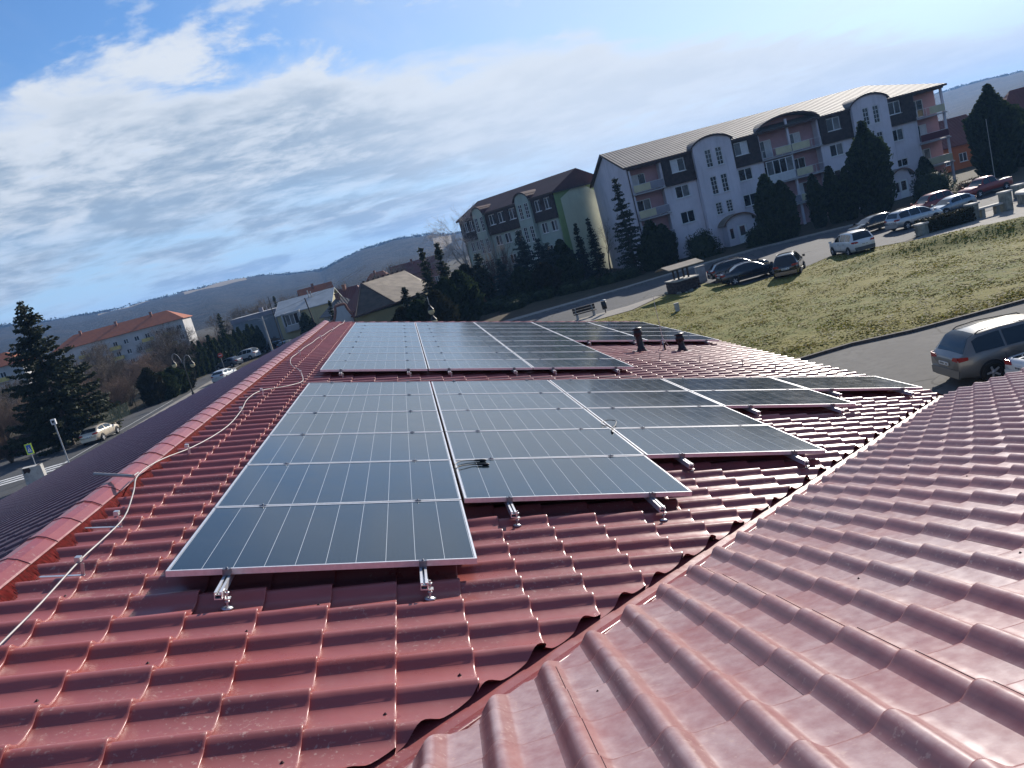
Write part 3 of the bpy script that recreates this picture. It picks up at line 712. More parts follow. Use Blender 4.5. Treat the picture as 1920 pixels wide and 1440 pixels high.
prof = [(.30, 0.0), (.36, .02), (.46, .10), (.58, .26), (.70, .47), (.80, .66), (.88, .82), (.94, .93), (.98, .985), (1.0, 1.0), (1.08, .97), (1.3, .8), (1.7, .3)]
V = []; 
for a in az_:
    Rc = hill_R(a); Hc = CZ+Rc*tan(R(crest(a)))
    for (k, h) in prof:
        rad = Rc*k; x, y = rad*sin(R(a)), rad*cos(R(a))
        V.append((x, y, -2+(Hc+2)*h + (h*(1-h))*60*mnoise.noise(Vector((x*.004, y*.004, 0))) + (.02 < h < .99)*5*mnoise.noise(Vector((x*.02, y*.02, 5)))))
n = len(prof); F = [(i*n+j, (i+1)*n+j, (i+1)*n+j+1, i*n+j+1) for i in range(len(az_)-1) for j in range(n-1)]
mi = []
for i in range(len(az_)-1):
    a = az_[i]
    for j in range(n-1):
        fld = (-19.5 < a < -10.2 and 6 + (a < -14) <= j <= 8) or (2.6 < a < 4.0 and j in (4,)) or (-30 < a < -26 and j in (6, 7))
        mi.append(1 if fld else 0)
o = struct(link('hills', mesh_np('hills', V, F, [M_HILL, M_FIELD], True, mi)))
# trees on the crest and slopes, one far-off wood
rs = np.random.RandomState(8); Vq = []
def wood(a, k, h, cnt, sz):
    if -19.8 < a < -10 and .72 < k < .975: return
    Rc = hill_R(a); Hc = CZ+Rc*tan(R(crest(a)))
    hh = float(np.interp(k, [p[0] for p in prof], [p[1] for p in prof]))
    x, y = Rc*k*sin(R(a)), Rc*k*cos(R(a)); z = -2+(Hc+2)*hh+(hh*(1-hh))*60*mnoise.noise(Vector((x*.004, y*.004, 0)))
    for _ in range(cnt):
        c = np.array([x, y, z+h*.25])+rs.normal(0, 1, 3)*np.array([h*.8, h*.5, h*.16]); d1 = rs.normal(0, 1, 3); d1 /= np.linalg.norm(d1); d2 = np.cross(d1, rs.normal(0, 1, 3)); d2 /= np.linalg.norm(d2)
        s = sz*rs.uniform(.5, 1.2); Vq.extend([c-d1*s-d2*s*.5, c+d1*s-d2*s*.5, c+d1*s+d2*s*.5, c-d1*s+d2*s*.5])
for _ in range(1500):
    a = rs.uniform(-27, 44)
    dens = 1 if (a > -9.5 or a < -19) else .35
    if mnoise.noise(Vector((a*1.2, 3, 1)))*.8+rs.rand() < dens: wood(a, rs.uniform(.985, 1.0), rs.uniform(4, 9), 14, 1.6)
Vq = np.array(Vq)
M_WOOD = mk('leafless_wood', (.030, .026, .021), 1, spec=.05, nscale=.02, namt=.3)
o = struct(link('far_wood', mesh_np('far_wood', Vq, np.arange(len(Vq)).reshape(-1, 4), M_WOOD)), 'stuff'); o['label'] = 'leafless wood over the far hills'
# ================================================================ houses
def glass_mat(name, col, rough=.08):
    return mk(name, col, rough, spec=.6, nscale=.6, namt=.5)
M_PANE = glass_mat('dark_window_glass', (.018, .022, .026))
M_CURT = mk('curtained_glass', (.10, .105, .11), .25, spec=.6, nscale=1.2, namt=.4)
M_SHUT = mk('white_roller_blind', (.55, .55, .55), .6, nscale=3, namt=.06)
M_FRAMEW = mk('white_window_frame', (.66, .66, .65), .5)
def render_mat(name, col, grime=.35):
    """rendered wall: blotches, streaks of dirt running down, a darker splash zone of dirt"""
    m = bpy.data.materials.new(name); m.use_nodes = True; t = NT(m.node_tree); t.n.clear()
    pos = t('ShaderNodeNewGeometry').outputs['Position']
    n1 = t.noise(pos, .35, 4, .6); n2 = t.noise(t.vm('MULTIPLY', pos, (1, 1, .12)), 2.2, 5, .65); n3 = t.noise(pos, 14, 3, .6)
    c = t.mix(t.ramp(n1, .35, .65), col, tuple(x*.86 for x in col)); c = t.mix(t.m('MULTIPLY', t.ramp(n2, .50, .72), grime), c, tuple(x*.55 for x in col))
    bn = t('ShaderNodeBump', {'Height': n3, 'Strength': .15, 'Distance': .05})
    b = t('ShaderNodeBsdfPrincipled', {'Base Color': c, 'Roughness': .9, 'Specular IOR Level': .3, 'Normal': bn.outputs[0]})
    t('ShaderNodeOutputMaterial', {0: b.outputs[0]}); return m
M_PINK = render_mat('pale_lilac_render', (.64, .60, .64))
M_PINKD = mk('salmon_render', (.42, .25, .26), .9, nscale=.5, namt=.1)
M_SHING = mk('dark_brown_shingle', (.040, .028, .026), .85, nscale=3, namt=.3, bump=.5, bscale=9)
M_TRIM = mk('dark_brown_trim', (.05, .030, .026), .6)
M_SLAB = mk('grey_concrete_slab', (.36, .35, .35), .85, nscale=2, namt=.1)
M_CREAM = mk('cream_balcony_board', (.52, .47, .30), .7, nscale=1, namt=.08)
M_GREYB = mk('grey_balcony_board', (.23, .22, .25), .7, nscale=1, namt=.08)
M_REDB = mk('dark_red_balcony_board', (.10, .022, .030), .7)
M_RAILW = mk('white_rail_paint', (.6, .6, .6), .5)
M_GREENW = render_mat('pale_mint_render', (.36, .42, .37))
M_GREENE = render_mat('yellow_green_render', (.60, .64, .46))
M_GREEND = render_mat('leaf_green_render', (.24, .34, .14))

def ribroof_mat(name, col, col2, axis, per, bump=.7):
    """tile rows: a fine wave of relief down the slope, colour mottled by noise"""
    m = bpy.data.materials.new(name); m.use_nodes = True; t = NT(m.node_tree); t.n.clear()
    oc = t('ShaderNodeTexCoord').outputs['Object']
    s = t('ShaderNodeSeparateXYZ', {0: oc})
    f = t.m('FRACT', t.m('ADD', t.m('DIVIDE', s.outputs[axis], per), 500.0)); h = t.m('ABSOLUTE', t.m('SUBTRACT', f, .5))
    n = t.noise(oc, .5, 5, .6); n2 = t.noise(oc, 4, 4, .6)
    c = t.mix(t.ramp(n, .3, .7), col, col2); c = t.mix(t.m('MULTIPLY', t.ramp(n2, .45, .7), .35), c, tuple(x*.6 for x in col))
    bn = t('ShaderNodeBump', {'Height': h, 'Strength': bump, 'Distance': .12})
    b = t('ShaderNodeBsdfPrincipled', {'Base Color': c, 'Roughness': .72, 'Specular IOR Level': .2, 'Normal': bn.outputs[0]})
    t('ShaderNodeOutputMaterial', {0: b.outputs[0]}); return m
M_TILEBR = ribroof_mat('grey_brown_tiles', (.125, .112, .104), (.155, .14, .128), 0, .42)
M_TILERB = ribroof_mat('dark_red_brown_tiles', (.075, .034, .032), (.10, .045, .042), 0, .42)
M_TILEOR = ribroof_mat('orange_clay_tiles', (.36, .115, .050), (.28, .095, .05), 0, .35, .4)
M_TILEDR = ribroof_mat('dark_red_clay_tiles', (.12, .035, .028), (.15, .05, .04), 0, .5, .5)
M_TAN = mk('tan_roofing_felt', (.20, .165, .125), .85, nscale=.9, namt=.18, bump=.15, bscale=4)
M_HIPSHADE = mk('brown_shaded_hip', (.075, .055, .040), .85, nscale=1.2, namt=.2)

def wall_open(mb, x0, x1, z0, z1, y, ops, dep=.14, mi=0):
    """front wall (facing -y) with rectangular openings and their reveals"""
    xs = sorted({x0, x1, *[max(x0, min(x1, v)) for o in ops for v in (o[0], o[1])]}); zs = sorted({z0, z1, *[max(z0, min(z1, v)) for o in ops for v in (o[2], o[3])]})
    for a, b in zip(xs[:-1], xs[1:]):
        for c, d in zip(zs[:-1], zs[1:]):
            mx, mz = (a+b)/2, (c+d)/2
            if any(o[0] < mx < o[1] and o[2] < mz < o[3] for o in ops): continue
            mb.quad((a, y, c), (b, y, c), (b, y, d), (a, y, d), mi=mi)
    for (a, b, c, d) in ops:
        mb.quad((a, y, c), (a, y+dep, c), (b, y+dep, c), (b, y, c), mi=mi); mb.quad((a, y, d), (b, y, d), (b, y+dep, d), (a, y+dep, d), mi=mi)
        mb.quad((a, y, c), (a, y, d), (a, y+dep, d), (a, y+dep, c), mi=mi); mb.quad((b, y, c), (b, y+dep, c), (b, y+dep, d), (b, y, d), mi=mi)

def window(par, x0, x1, z0, z1, y, panes=2, bars=0, kinds=None, sill=True, frame=None, fw=.075, M=None):
    """frame with each pane its own mesh; y is the plane of the glass"""
    m = MB()
    m.box(x0, x1, y-.05, y+.03, z1-fw, z1); m.box(x0, x1, y-.05, y+.03, z0, z0+fw)
    m.box(x0, x0+fw, y-.05, y+.03, z0+fw, z1-fw); m.box(x1-fw, x1, y-.05, y+.03, z0+fw, z1-fw)
    w = (x1-x0-2*fw)/panes
    for k in range(1, panes): m.box(x0+fw+w*k-fw*.55, x0+fw+w*k+fw*.55, y-.05, y+.03, z0+fw, z1-fw)
    if sill: m.box(x0-.06, x1+.06, y-.24, y-.0505, z0-.05, z0-.002)
    if bars:
        for k in range(1, bars): zz = z0+(z1-z0)*k/bars; m.box(x0+fw, x1-fw, y-.03, y+.025, zz-.025, zz+.025)
        m.box((x0+x1)/2-.02, (x0+x1)/2+.02, y-.03, y+.025, z0+fw, z1-fw)
    fr = m.obj('window', frame or M_FRAMEW, par, M)
    for k in range(panes):
        a = x0+fw+w*k; q = MB(); q.quad((a, y+.01, z0+fw), (a+w, y+.01, z0+fw), (a+w, y+.01, z1-fw), (a, y+.01, z1-fw))
        kd = (kinds or 'd'*panes)[k]
        q.obj('pane', {'d': M_PANE, 'c': M_CURT, 'w': M_SHUT}[kd], fr)
    return fr

def railing(par, x0, x1, y, z, boards, name='balcony_rail'):
    m = MB(); h = 1.02
    m.box(x0, x1, y-.025, y+.025, z+h-.04, z+h); m.box(x0, x1, y-.02, y+.02, z+.10, z+.13)
    n = max(2, int((x1-x0)/1.0))
    for k in range(n+1): xx = x0+.02+(x1-x0-.04)*k/n; m.box(xx-.02, xx+.02, y-.03, y+.01, z, z+h-.04)
    r = m.obj(name, M_RAILW, par)
    for (a, b, mt) in boards:
        q = MB(); q.box(x0+(x1-x0)*a+.01, x0+(x1-x0)*b-.01, y-.036, y-.031, z+.15, z+h-.05); q.obj('rail_board', mt, r)
    return r

def arc_roof(par, x0, x1, z0, rise, y0, y1, mat, trim, over=.25, th=.14, nseg=12):
    """segment-shaped little roof over a tower or balcony"""
    c = (x0+x1)/2; hw = (x1-x0)/2+over
    pts = [(c+hw*math.sin(t), z0+rise*(math.cos(t)-math.cos(1.15))/(1-math.cos(1.15))) for t in [-1.15+2.3*k/nseg for k in range(nseg+1)]]
    pts = [(c+(p[0]-c)/math.sin(1.15), p[1]) for p in pts]
    m = MB()
    for (a, b) in zip(pts[:-1], pts[1:]):
        m.add([(a[0], y0, a[1]), (b[0], y0, b[1]), (b[0], y1, b[1]), (a[0], y1, a[1]), (a[0], y0, a[1]+th), (b[0], y0, b[1]+th), (b[0], y1, b[1]+th), (a[0], y1, a[1]+th)],
              [(0, 3, 2, 1), (4, 5, 6, 7)], 0, True)
        m.add([(a[0], y0-.02, a[1]-.05), (b[0], y0-.02, b[1]-.05), (b[0], y0-.02, b[1]+th+.03), (a[0], y0-.02, a[1]+th+.03)], [(0, 1, 2, 3)], 1)
        m.add([(a[0], y0-.02, a[1]-.05), (b[0], y0-.02, b[1]-.05), (b[0], y0+.1, b[1]-.05), (a[0], y0+.1, a[1]-.05)], [(0, 3, 2, 1)], 1)
    m.obj('arched_roof', [mat, trim], par)
    return pts

def flats(name, label, loc, rz, bays, x0, x1, D, mats, ridge=14.7, hip_right=True, base=0.0):
    """four-storey block; bays = list of (kind, xa, xb, options)"""
    wallm, loggm, roofm, gablem = mats
    t = thing(name, label, 'apartment building', loc, rz)
    EV = 12.05
    # body behind the front bays
    m = MB(); m.box(x0+.3, x1-.3, 1.5, D, -4, EV); m.obj('wall', wallm, t)
    m = MB(); m.prism([(x0, 0, -4), (x0, D, -4), (x0, D, EV-.6), (x0, D/2, ridge-.12), (x0, 0, EV)], (.3, 0, 0)); m.obj('gable_wall', gablem or wallm, t)
    if not hip_right:
        m = MB(); m.prism([(x1-.3, 0, -4), (x1-.3, D, -4), (x1-.3, D, EV-.6), (x1-.3, D/2, ridge-.12), (x1-.3, 0, EV)], (.3, 0, 0)); m.obj('gable_wall', mats[3] or wallm, t)
    # roof
    m = MB(); o = .45; zt = .16; hr = x1-5.2 if hip_right else x1+.25
    f0, f1 = (x0-.35, -o, EV-.06), (x1+.35, -o, EV-.06); b0, b1 = (x0-.35, D+o, EV-.7), (x1+.35, D+o, EV-.06)
    r0, r1 = (x0-.35, D/2, ridge), (hr, D/2, ridge)
    up = lambda p: (p[0], p[1], p[2]+zt)
    m.quad(up(f0), up(f1), up(r1), up(r0)); m.quad(up(b1), up(b0), up(r0), up(r1)); m.quad(up(f1), up(b1), up(r1)); m.quad(f0, r0, r1, f1); m.quad(b0, b1, r1, r0); m.quad(f1, r1, b1)
    m.obj('roof', roofm, t)
    m = MB()
    m.beam(Vector(f0)+Vector((0, -.01, .05)), Vector(f1)+Vector((0, -.01, .05)), .06, .24); m.beam(Vector(f0)+Vector((-.02, 0, .06)), Vector(r0)+Vector((-.02, 0, .06)), .06, .26); m.beam(Vector(r0)+Vector((-.02, 0, .06)), Vector(b0)+Vector((-.02, 0, .06)), .06, .26)
    m.beam(Vector(f1)+Vector((.02, 0, .05)), Vector(b1)+Vector((.02, 0, .05)), .06, .24)
    m.obj('eave_trim', M_TRIM, t)
    m = MB(); m.tube([(x0+.12, -.06, EV-.1), (x0+.12, -.06, -.5)], .06, 6); m.obj('downpipe', M_TRIM, t)
    Z1, Z2, Z3 = 2.72, 5.78, 8.86
    for kind, a, b, op in bays:
        if kind in ('win', 'winm'):
            wx = op.get('wx', [(a+b)/2-.9]); ww = op.get('ww', 1.8)
            rows = op.get('rows', [(.7, 1.95), (3.95, 5.4), (7.05, 8.5)])
            ops = [(x, x+ww, z0, z1) for x in wx for z0, z1 in rows]
            m = MB(); wall_open(m, a, b, -4, 8.8, 0, ops); m.quad((a, 0, 8.8), (b, 0, 8.8), (b, .4, 8.8), (a, .4, 8.8)); m.obj('wall', wallm, t)
            for i, x in enumerate(wx):
                for j, (z0, z1) in enumerate(rows): window(t, x+.01, x+ww-.01, z0+.01, z1-.01, .1, 2, kinds=op.get('k', ['dd', 'dd', 'dc'])[j % 3])
            # mansard storey clad in shingles, standing proud
            mz = (10.1, 11.65); mo = [(x, x+ww, *mz) for x in wx]
            m = MB(); wall_open(m, a-.02, b+.02, 8.72, EV+.05, -.32, mo, .2)
            m.quad((a-.02, -.32, 8.72), (a-.02, .5, 8.72), (b+.02, .5, 8.72), (b+.02, -.32, 8.72)); m.quad((a-.02, -.32, 8.72), (a-.02, -.32, EV), (a-.02, .5, EV), (a-.02, .5, 8.72)); m.quad((b+.02, -.32, 8.72), (b+.02, .5, 8.72), (b+.02, .5, EV), (b+.02, -.32, EV))
            m.obj('mansard_cladding', M_SHING, t)
            for x in wx: window(t, x+.01, x+ww-.01, mz[0]+.01, mz[1]-.01, -.15, 2, kinds=op.get('mk', 'dw'))
        elif kind == 'stair':
            pr = op.get('pr', .75); cx = (a+b)/2; c1 = cx-1.08; c2 = cx+.28; ww = .82
            rows = op.get('rows', [(3.95, 5.4), (6.4, 8.55), (9.65, 11.75)])
            ops = [(x, x+ww, z0, z1) for x in (c1, c2) for z0, z1 in rows]
            m = MB(); wall_open(m, a, b, -4, 12.25, -pr, ops)
            m.quad((a, -pr, -4), (a, -pr, 12.25), (a, .6, 12.25), (a, .6, -4)); m.quad((b, -pr, -4), (b, .6, -4), (b, .6, 12.25), (b, -pr, 12.25))
            pts = arc_roof(t, a, b, 12.2, 1.0, -pr-.18, D*.42, roofm, M_TRIM)
            m.add([(p[0], -pr, p[1]) for p in pts if a-.05 <= p[0] <= b+.05]+[(b, -pr, 12.25), (a, -pr, 12.25)], [tuple(range(len([p for p in pts if a-.05 <= p[0] <= b+.05])+2))[::-1]])
            m.obj('stair_tower', wallm, t)
            for x in (c1, c2):
                for z0, z1 in rows: window(t, x+.01, x+ww-.01, z0+.01, z1-.01, -pr+.1, 1, bars=4, fw=.06)
            if op.get('porch', True):
                pa, pb = op.get('px', (cx-1.0, cx+2.4))
                m = MB(); dz = 2.25; dx = (pa+pb)/2-.4
                wall_open(m, pa, pb, -1, 2.5, -pr-1.6, [(dx, dx+1.2, 0, dz), (pa+.25, pa+.85, .75, 2.1)])
                m.quad((pa, -pr-1.6, -1), (pa, -pr-1.6, 2.5), (pa, -pr, 2.5), (pa, -pr, -1)); m.quad((pb, -pr-1.6, -1), (pb, -pr, -1), (pb, -pr, 2.5), (pb, -pr-1.6, 2.5))
                pp = arc_roof(t, pa, pb, 2.5, 1.05, -pr-2.0, -pr+.05, M_TAN, mk_brown, .45, .08)
                ins = [p for p in pp if pa-.05 <= p[0] <= pb+.05]
                m.add([(p[0], -pr-1.6, p[1]) for p in ins]+[(pb, -pr-1.6, 2.5), (pa, -pr-1.6, 2.5)], [tuple(range(len(ins)+2))[::-1]]); m.obj('porch', wallm, t)
                window(t, pa+.26, pa+.84, .76, 2.09, -pr-1.5, 1, sill=False)
                q = MB(); q.box(dx+.02, dx+1.18, -pr-1.55, -pr-1.5, .02, dz-.02); d = q.obj('door', M_FRAMEW, t)
                q = MB(); q.box(dx+.28, dx+.92, -pr-1.565, -pr-1.551, .95, 2.05); q.obj('door_pane', M_PANE, d)
                q = MB()
                for k in range(3): q.box(pa+.9, pb-.5, -pr-2.2-.35*k, -pr-1.85-.35*k+.2, -.5, -.02-.13*k)
                q.obj('step', M_SLAB, t)
        elif kind == 'balc':
            yb = 1.35; cuts = op.get('cols', []); end = op.get('end', None)
            m = MB()
            secs = [a]+cuts+[b]
            dops = []
            for s0, s1 in zip(secs[:-1], secs[1:]):
                for z in (Z1, Z2, Z3): dops.append((s0+.5, s0+2.3, z+.12, z+2.25))
            wall_open(m, a, b, -4, EV, yb, dops, .1); m.obj('loggia_wall', loggm, t)
            m = MB(); m.quad((a, 0, -4), (a, 0, EV), (a, yb, EV), (a, yb, -4)) if a > x0+.5 else None
            m.quad((b, 0, -4), (b, yb, -4), (b, yb, EV), (b, 0, EV)) if not end else None
            m.box(a-.12, a+.14, -.02, .2, -4, EV); m.box(b-.14, b+.12, -.02, .2, -4, EV)
            m.obj('loggia_pier', wallm, t)
            for c in cuts: q = MB(); q.box(c-.13, c+.13, -.05, .2, -1, EV+.9); q.obj('column', wallm, t)
            for i, z in enumerate((Z1, Z2, Z3)):
                q = MB(); q.box(a-.05, b+.05 + (.1 if end else 0), -.35, yb-.01, z-.16, z); q.obj('balcony_slab', M_SLAB, t)
                for j, (s0, s1) in enumerate(zip(secs[:-1], secs[1:])):
                    bd = op.get('boards', {}).get((i, j), [(0, .55, M_CREAM), (.55, 1, M_GREYB)])
                    railing(t, s0+.06, s1-.06, -.28, z, bd)
            for k, (p, q_, z0, z1) in enumerate(dops): window(t, p+.01, q_-.01, z0+.01, z1-.01, yb+.06, 2, kinds=op.get('k', ['dd', 'cd', 'dw'])[k % 3], sill=False)
            if op.get('glazed'):
                for (i, j, ga, gb) in op['glazed']:
                    z = (Z1, Z2, Z3)[i]; window(t, ga, gb, z+1.02, z+2.75, -.25, 4, kinds='cddc', sill=False); q = MB(); q.box(ga, gb, -.32, -.29, z+.05, z+1.0); q.obj('parapet_board', M_SHUT, t)
            if op.get('arch'):
                pts = arc_roof(t, a, b, 12.2, 1.2, -.45, D*.45, roofm, M_TRIM)
                q = MB(); ins = [p for p in pts if a-.1 <= p[0] <= b+.1]
                q.add([(p[0], yb, p[1]) for p in ins]+[(b, yb, EV), (a, yb, EV)], [tuple(range(len(ins)+2))[::-1]]); q.obj('loggia_wall', loggm, t)
            else:
                q = MB(); q.box(a-.1, b+.1, -.35, yb, EV-.32, EV-.02); q.obj('eave_board', M_TRIM, t)
    return t
mk_brown = mk('brown_porch_edge', (.16, .085, .06), .7)
pink = flats('apartment_building', 'long lilac four storey flats with arched stair towers and dark mansard cladding', (27.6, 96.0, 0), R(1.6),
    [('balc', 1.5, 5.45, dict(k=['dd', 'dc', 'wd'], boards={(0, 0): [(.0, 1, M_GREYB)]})),
     ('win', 5.6, 9.45, dict(wx=[6.6], mk='wd')),
     ('stair', 9.5, 14.4, {}),
     ('win', 14.45, 18.05, dict(wx=[14.85], mk='cw', k=['dc', 'dd', 'dd'])),
     ('balc', 18.15, 26.1, dict(cols=[22.1], arch=True, glazed=[(1, 0, 18.4, 21.95)], k=['wd', 'dd', 'cw'], boards={(2, 0): [(.45, 1, M_CREAM)], (2, 1): [(0, .6, M_CREAM)], (1, 1): [(0, .55, M_CREAM)]})),
     ('win', 26.2, 30.35, dict(wx=[27.1], mk='dc')),
     ('stair', 30.4, 35.2, dict(px=(33.0, 35.4))),
     ('win', 35.25, 38.95, dict(wx=[35.5], ww=1.65, mk='dd', rows=[(.6, 1.85), (3.65, 4.6), (6.85, 8.3)])),
     ('balc', 39.05, 43.1, dict(end=True, k=['wc', 'dw', 'dd'], boards={(1, 0): [(0, 1, M_REDB)], (2, 0): [(.45, 1, M_CREAM)], (0, 0): [(0, 1, M_CREAM)]}))],
    1.2, 43.3, 15.0, (M_PINK, M_PINKD, M_TILEBR, M_PINK))
pink['label'] = 'long lilac four storey flats with arched stair towers and dark mansard cladding'
# lighter inner field on the lilac gable
green = flats('apartment_building', 'mint and yellow green flats half hidden behind conifers and a leafless shrub', (22.3, 108.6, 0), R(-59),
    [('win', -4.6, -.1, dict(wx=[-4.0, -2.0], ww=1.3, mk='dd')), ('stair', -7.6, -4.7, dict(pr=.6, porch=False)),
     ('win', -15.4, -7.7, dict(wx=[-14.6, -12.4, -9.8], ww=1.5, mk='dd')), ('stair', -17.9, -15.5, dict(pr=.6, porch=False)), ('win', -22.0, -18.0, dict(wx=[-21, -19.6], ww=1.0, mk='dd'))],
    -22.2, 0, 9.6, (M_GREENW, M_GREENW, M_TILERB, M_GREEND), ridge=14.3, hip_right=False)
q = MB(); q.prism([(.006, 1.0, -1), (.006, 8.3, -1), (.006, 8.3, 10.6), (.006, 4.7, 12.6), (.006, 1.0, 11.0)], (.02, 0, 0)); q.obj('gable_field', M_GREENE, green)

def block(name, label, loc, rz, L, D, H, ridge, nfl, ncol, wall, roof, balc=(), hip=3.5, win=(1.3, 1.35), pitch=None, cat='house', chim=0, z0=.9, st=2.85, over=.5, side=True):
    """plain house: walls with window openings on the front, hipped or gabled roof"""
    t = thing(name, label, cat, loc, rz)
    cw = L/max(1, ncol); ops = []
    for f in range(nfl):
        for c in range(ncol):
            x = cw*(c+.5)-win[0]/2; z = z0+st*f
            if z+win[1] < H-.1: ops.append((x, x+win[0], z, z+win[1]))
    m = MB(); wall_open(m, 0, L, -4, H, 0, ops)
    m.quad((0, 0, -4), (0, 0, H), (0, D, H), (0, D, -4)); m.quad((L, 0, -4), (L, D, -4), (L, D, H), (L, 0, H)); m.quad((0, D, -4), (0, D, H), (L, D, H), (L, D, -4)); m.quad((0, 0, H-.01), (L, 0, H-.01), (L, D, H-.01), (0, D, H-.01))
    if hip == 0:
        for x in (0, L): m.add([(x, 0, H), (x, D, H), (x, D/2, ridge-.08)], [(0, 1, 2)])
    m.obj('wall', wall, t)
    for i, o in enumerate(ops): window(t, o[0]+.01, o[1]-.01, o[2]+.01, o[3]-.01, .1, 2, kinds='dd' if i % 3 else 'dc')
    if ridge > H:
        o = over; e = o*(ridge-H)/(D/2)
        f0, f1, b0, b1 = (-o, -o, H-e), (L+o, -o, H-e), (-o, D+o, H-e), (L+o, D+o, H-e)
        r0, r1 = ((hip, D/2, ridge), (L-hip, D/2, ridge)) if hip else ((-o, D/2, ridge), (L+o, D/2, ridge))
        m = MB(); up = lambda p, k=.12: (p[0], p[1], p[2]+k)
        m.quad(up(f0), up(f1), up(r1), up(r0)); m.quad(up(b1), up(b0), up(r0), up(r1)); m.quad(f0, r0, r1, f1); m.quad(b1, r1, r0, b0)
        if hip: m.quad(up(b0), up(f0), up(r0)); m.quad(up(f1), up(b1), up(r1))
        for p, q_ in ((f0, f1), (b0, b1), (f0, b0), (f1, b1)):
            if hip or p[1] == q_[1]: m.beam(up(p, .06), up(q_, .06), .05, .14)
        if not hip:
            for p, q_ in ((f0, r0), (b0, r0), (f1, r1), (b1, r1)): m.beam(up(p, .05), up(q_, .05), .06, .16)
        rf = m.obj('roof', roof, t)
        for k in range(chim):
            m = MB(); xx = L*(k+.7)/(chim+.6); m.box(xx-.3, xx+.3, D*.4, D*.4+.55, ridge-1.4, ridge+.7); m.box(xx-.36, xx+.36, D*.4-.06, D*.4+.61, ridge+.7, ridge+.8); m.obj('chimney', M_BRICK, rf)
    for (x, f) in balc:
        z = z0-.85+st*f
        m = MB(); m.box(x, x+2.9, -.95, -.01, z-.15, z); s = m.obj('balcony', M_SLAB, t)
        m = MB(); m.box(x, x+2.9, -.97, -.92, z+.02, z+1.0); m.box(x, x+.05, -.92, 0, z+.02, z+1.0); m.box(x+2.85, x+2.9, -.92, 0, z+.02, z+1.0); m.obj('balcony_board', M_YELB, s)
    return t
M_BRICK = mk('chimney_brick', (.22, .10, .07), .9, nscale=4, namt=.3)
M_YELB = mk('yellow_balcony_board', (.55, .42, .12), .75, nscale=1, namt=.1)
M_WHITEW = render_mat('off_white_render', (.46, .45, .44))
M_GREYW = render_mat('blue_grey_render', (.23, .25, .27))
M_YELW = render_mat('pale_yellow_render', (.44, .39, .23))
M_ORW = render_mat('bright_orange_render', (.42, .12, .035))
M_OLIVE = mk('olive_yellow_render', (.26, .22, .11), .9, nscale=.6, namt=.12)
M_BLUEROOF = mk('pale_metal_roof', (.34, .36, .36), .5, nscale=.8, namt=.1)

block('apartment_block', 'long white block with yellow balconies and an orange tiled roof behind bare trees', (-97, 236, 0), R(3), 35, 12, 9.6, 12.6, 3, 12, M_WHITEW, M_TILEOR, balc=[(6.2, 1), (6.2, 2), (14.4, 1), (14.4, 2), (23.2, 1), (23.2, 2), (29, 1), (29, 2)], hip=4.5, cat='apartment building', chim=3)
block('apartment_block', 'orange roofed block with yellow balconies at the far left behind the spruce', (-117, 198, 0), R(8), 27, 11, 9.4, 12.2, 3, 9, M_WHITEW, M_TILEOR, balc=[(20.5, 1), (20.5, 2), (12, 1), (12, 2)], hip=4, cat='apartment building')
# grey flat-roofed house with a pale yellow wing
t = block('town_house', 'grey flat roofed house with a dark parapet beside the thuja row', (-30.4, 146, 0), R(2), 8.6, 9, 5.6, 0, 0, 1, M_GREYW, M_TILEBR)
m = MB(); m.box(-.15, 8.75, -.15, 9.1, 5.6, 6.35); m.obj('parapet', M_GREYB, t); m = MB(); m.box(4.6, 5.3, 3, 3.6, 6.3, 7.2); m.tube([(6, 3, 6.3), (6, 3, 7.4)], .1, 6); m.obj('chimney', M_GREYB, t)
m = MB(); m.box(-.18, 8.78, -.18, 9.15, 6.35, 6.42); m.obj('coping', M_SLAB, t)
t = block('town_house', 'pale yellow house with a glazed balcony and low metal roof', (-21.6, 138.5, 0), R(-6), 9.2, 10, 5.2, 7.2, 0, 1, M_YELW, M_BLUEROOF, hip=0, over=.35)
window(t, 1.4, 3.6, 3.2, 5.0, -.6, 3, kinds='ccd'); m = MB(); m.box(.9, 4.0, -1.0, -.01, 2.2, 2.36); m.box(.9, 4.0, -1.0, -.95, 2.36, 3.1); m.box(.9, 1.15, -1.0, 0, 2.36, 5.3); m.box(3.75, 4.0, -1.0, 0, 2.36, 5.3); m.box(.9, 4.0, -1.0, 0, 5.05, 5.3); m.obj('balcony', M_WHITEW, t)
# curved pediment wall
t = thing('pediment_gable', 'white curved pediment edged by brown scrolls above the far roof edge', 'gable', (-9.0, 95.2, 0))
def scroll(u): # half outline, 0..1 across
    return 5.55-.15*(2*u-1)**2 if .25 < u < .75 else 5.35-1.35*((.25-min(u, 1-u))/.25)**.6
us = [k/28 for k in range(29)]
m = MB(); m.prism([(0, 0, 0)]+[(.25+2.1*u, 0, scroll(u)-.22) for u in us]+[(2.6, 0, 0)], (0, .3, 0)); m.obj('wall', M_WHITEW, t)
m = MB(); m.tube([(.12+2.36*u, .1, scroll(u)-.1) for u in us], .17, 8); m.obj('scroll_edge', M_BRICK, t)
m = MB(); m.box(-.25, .25, -.1, .4, 0, 4.0); m.box(2.35, 2.85, -.1, .4, 0, 4.0); m.lathe([(.2, 0), (.28, .2), (.1, .5), (0, .6)], 10, (2.6, .15, 4.0)); m.obj('pier', M_BRICK, t)
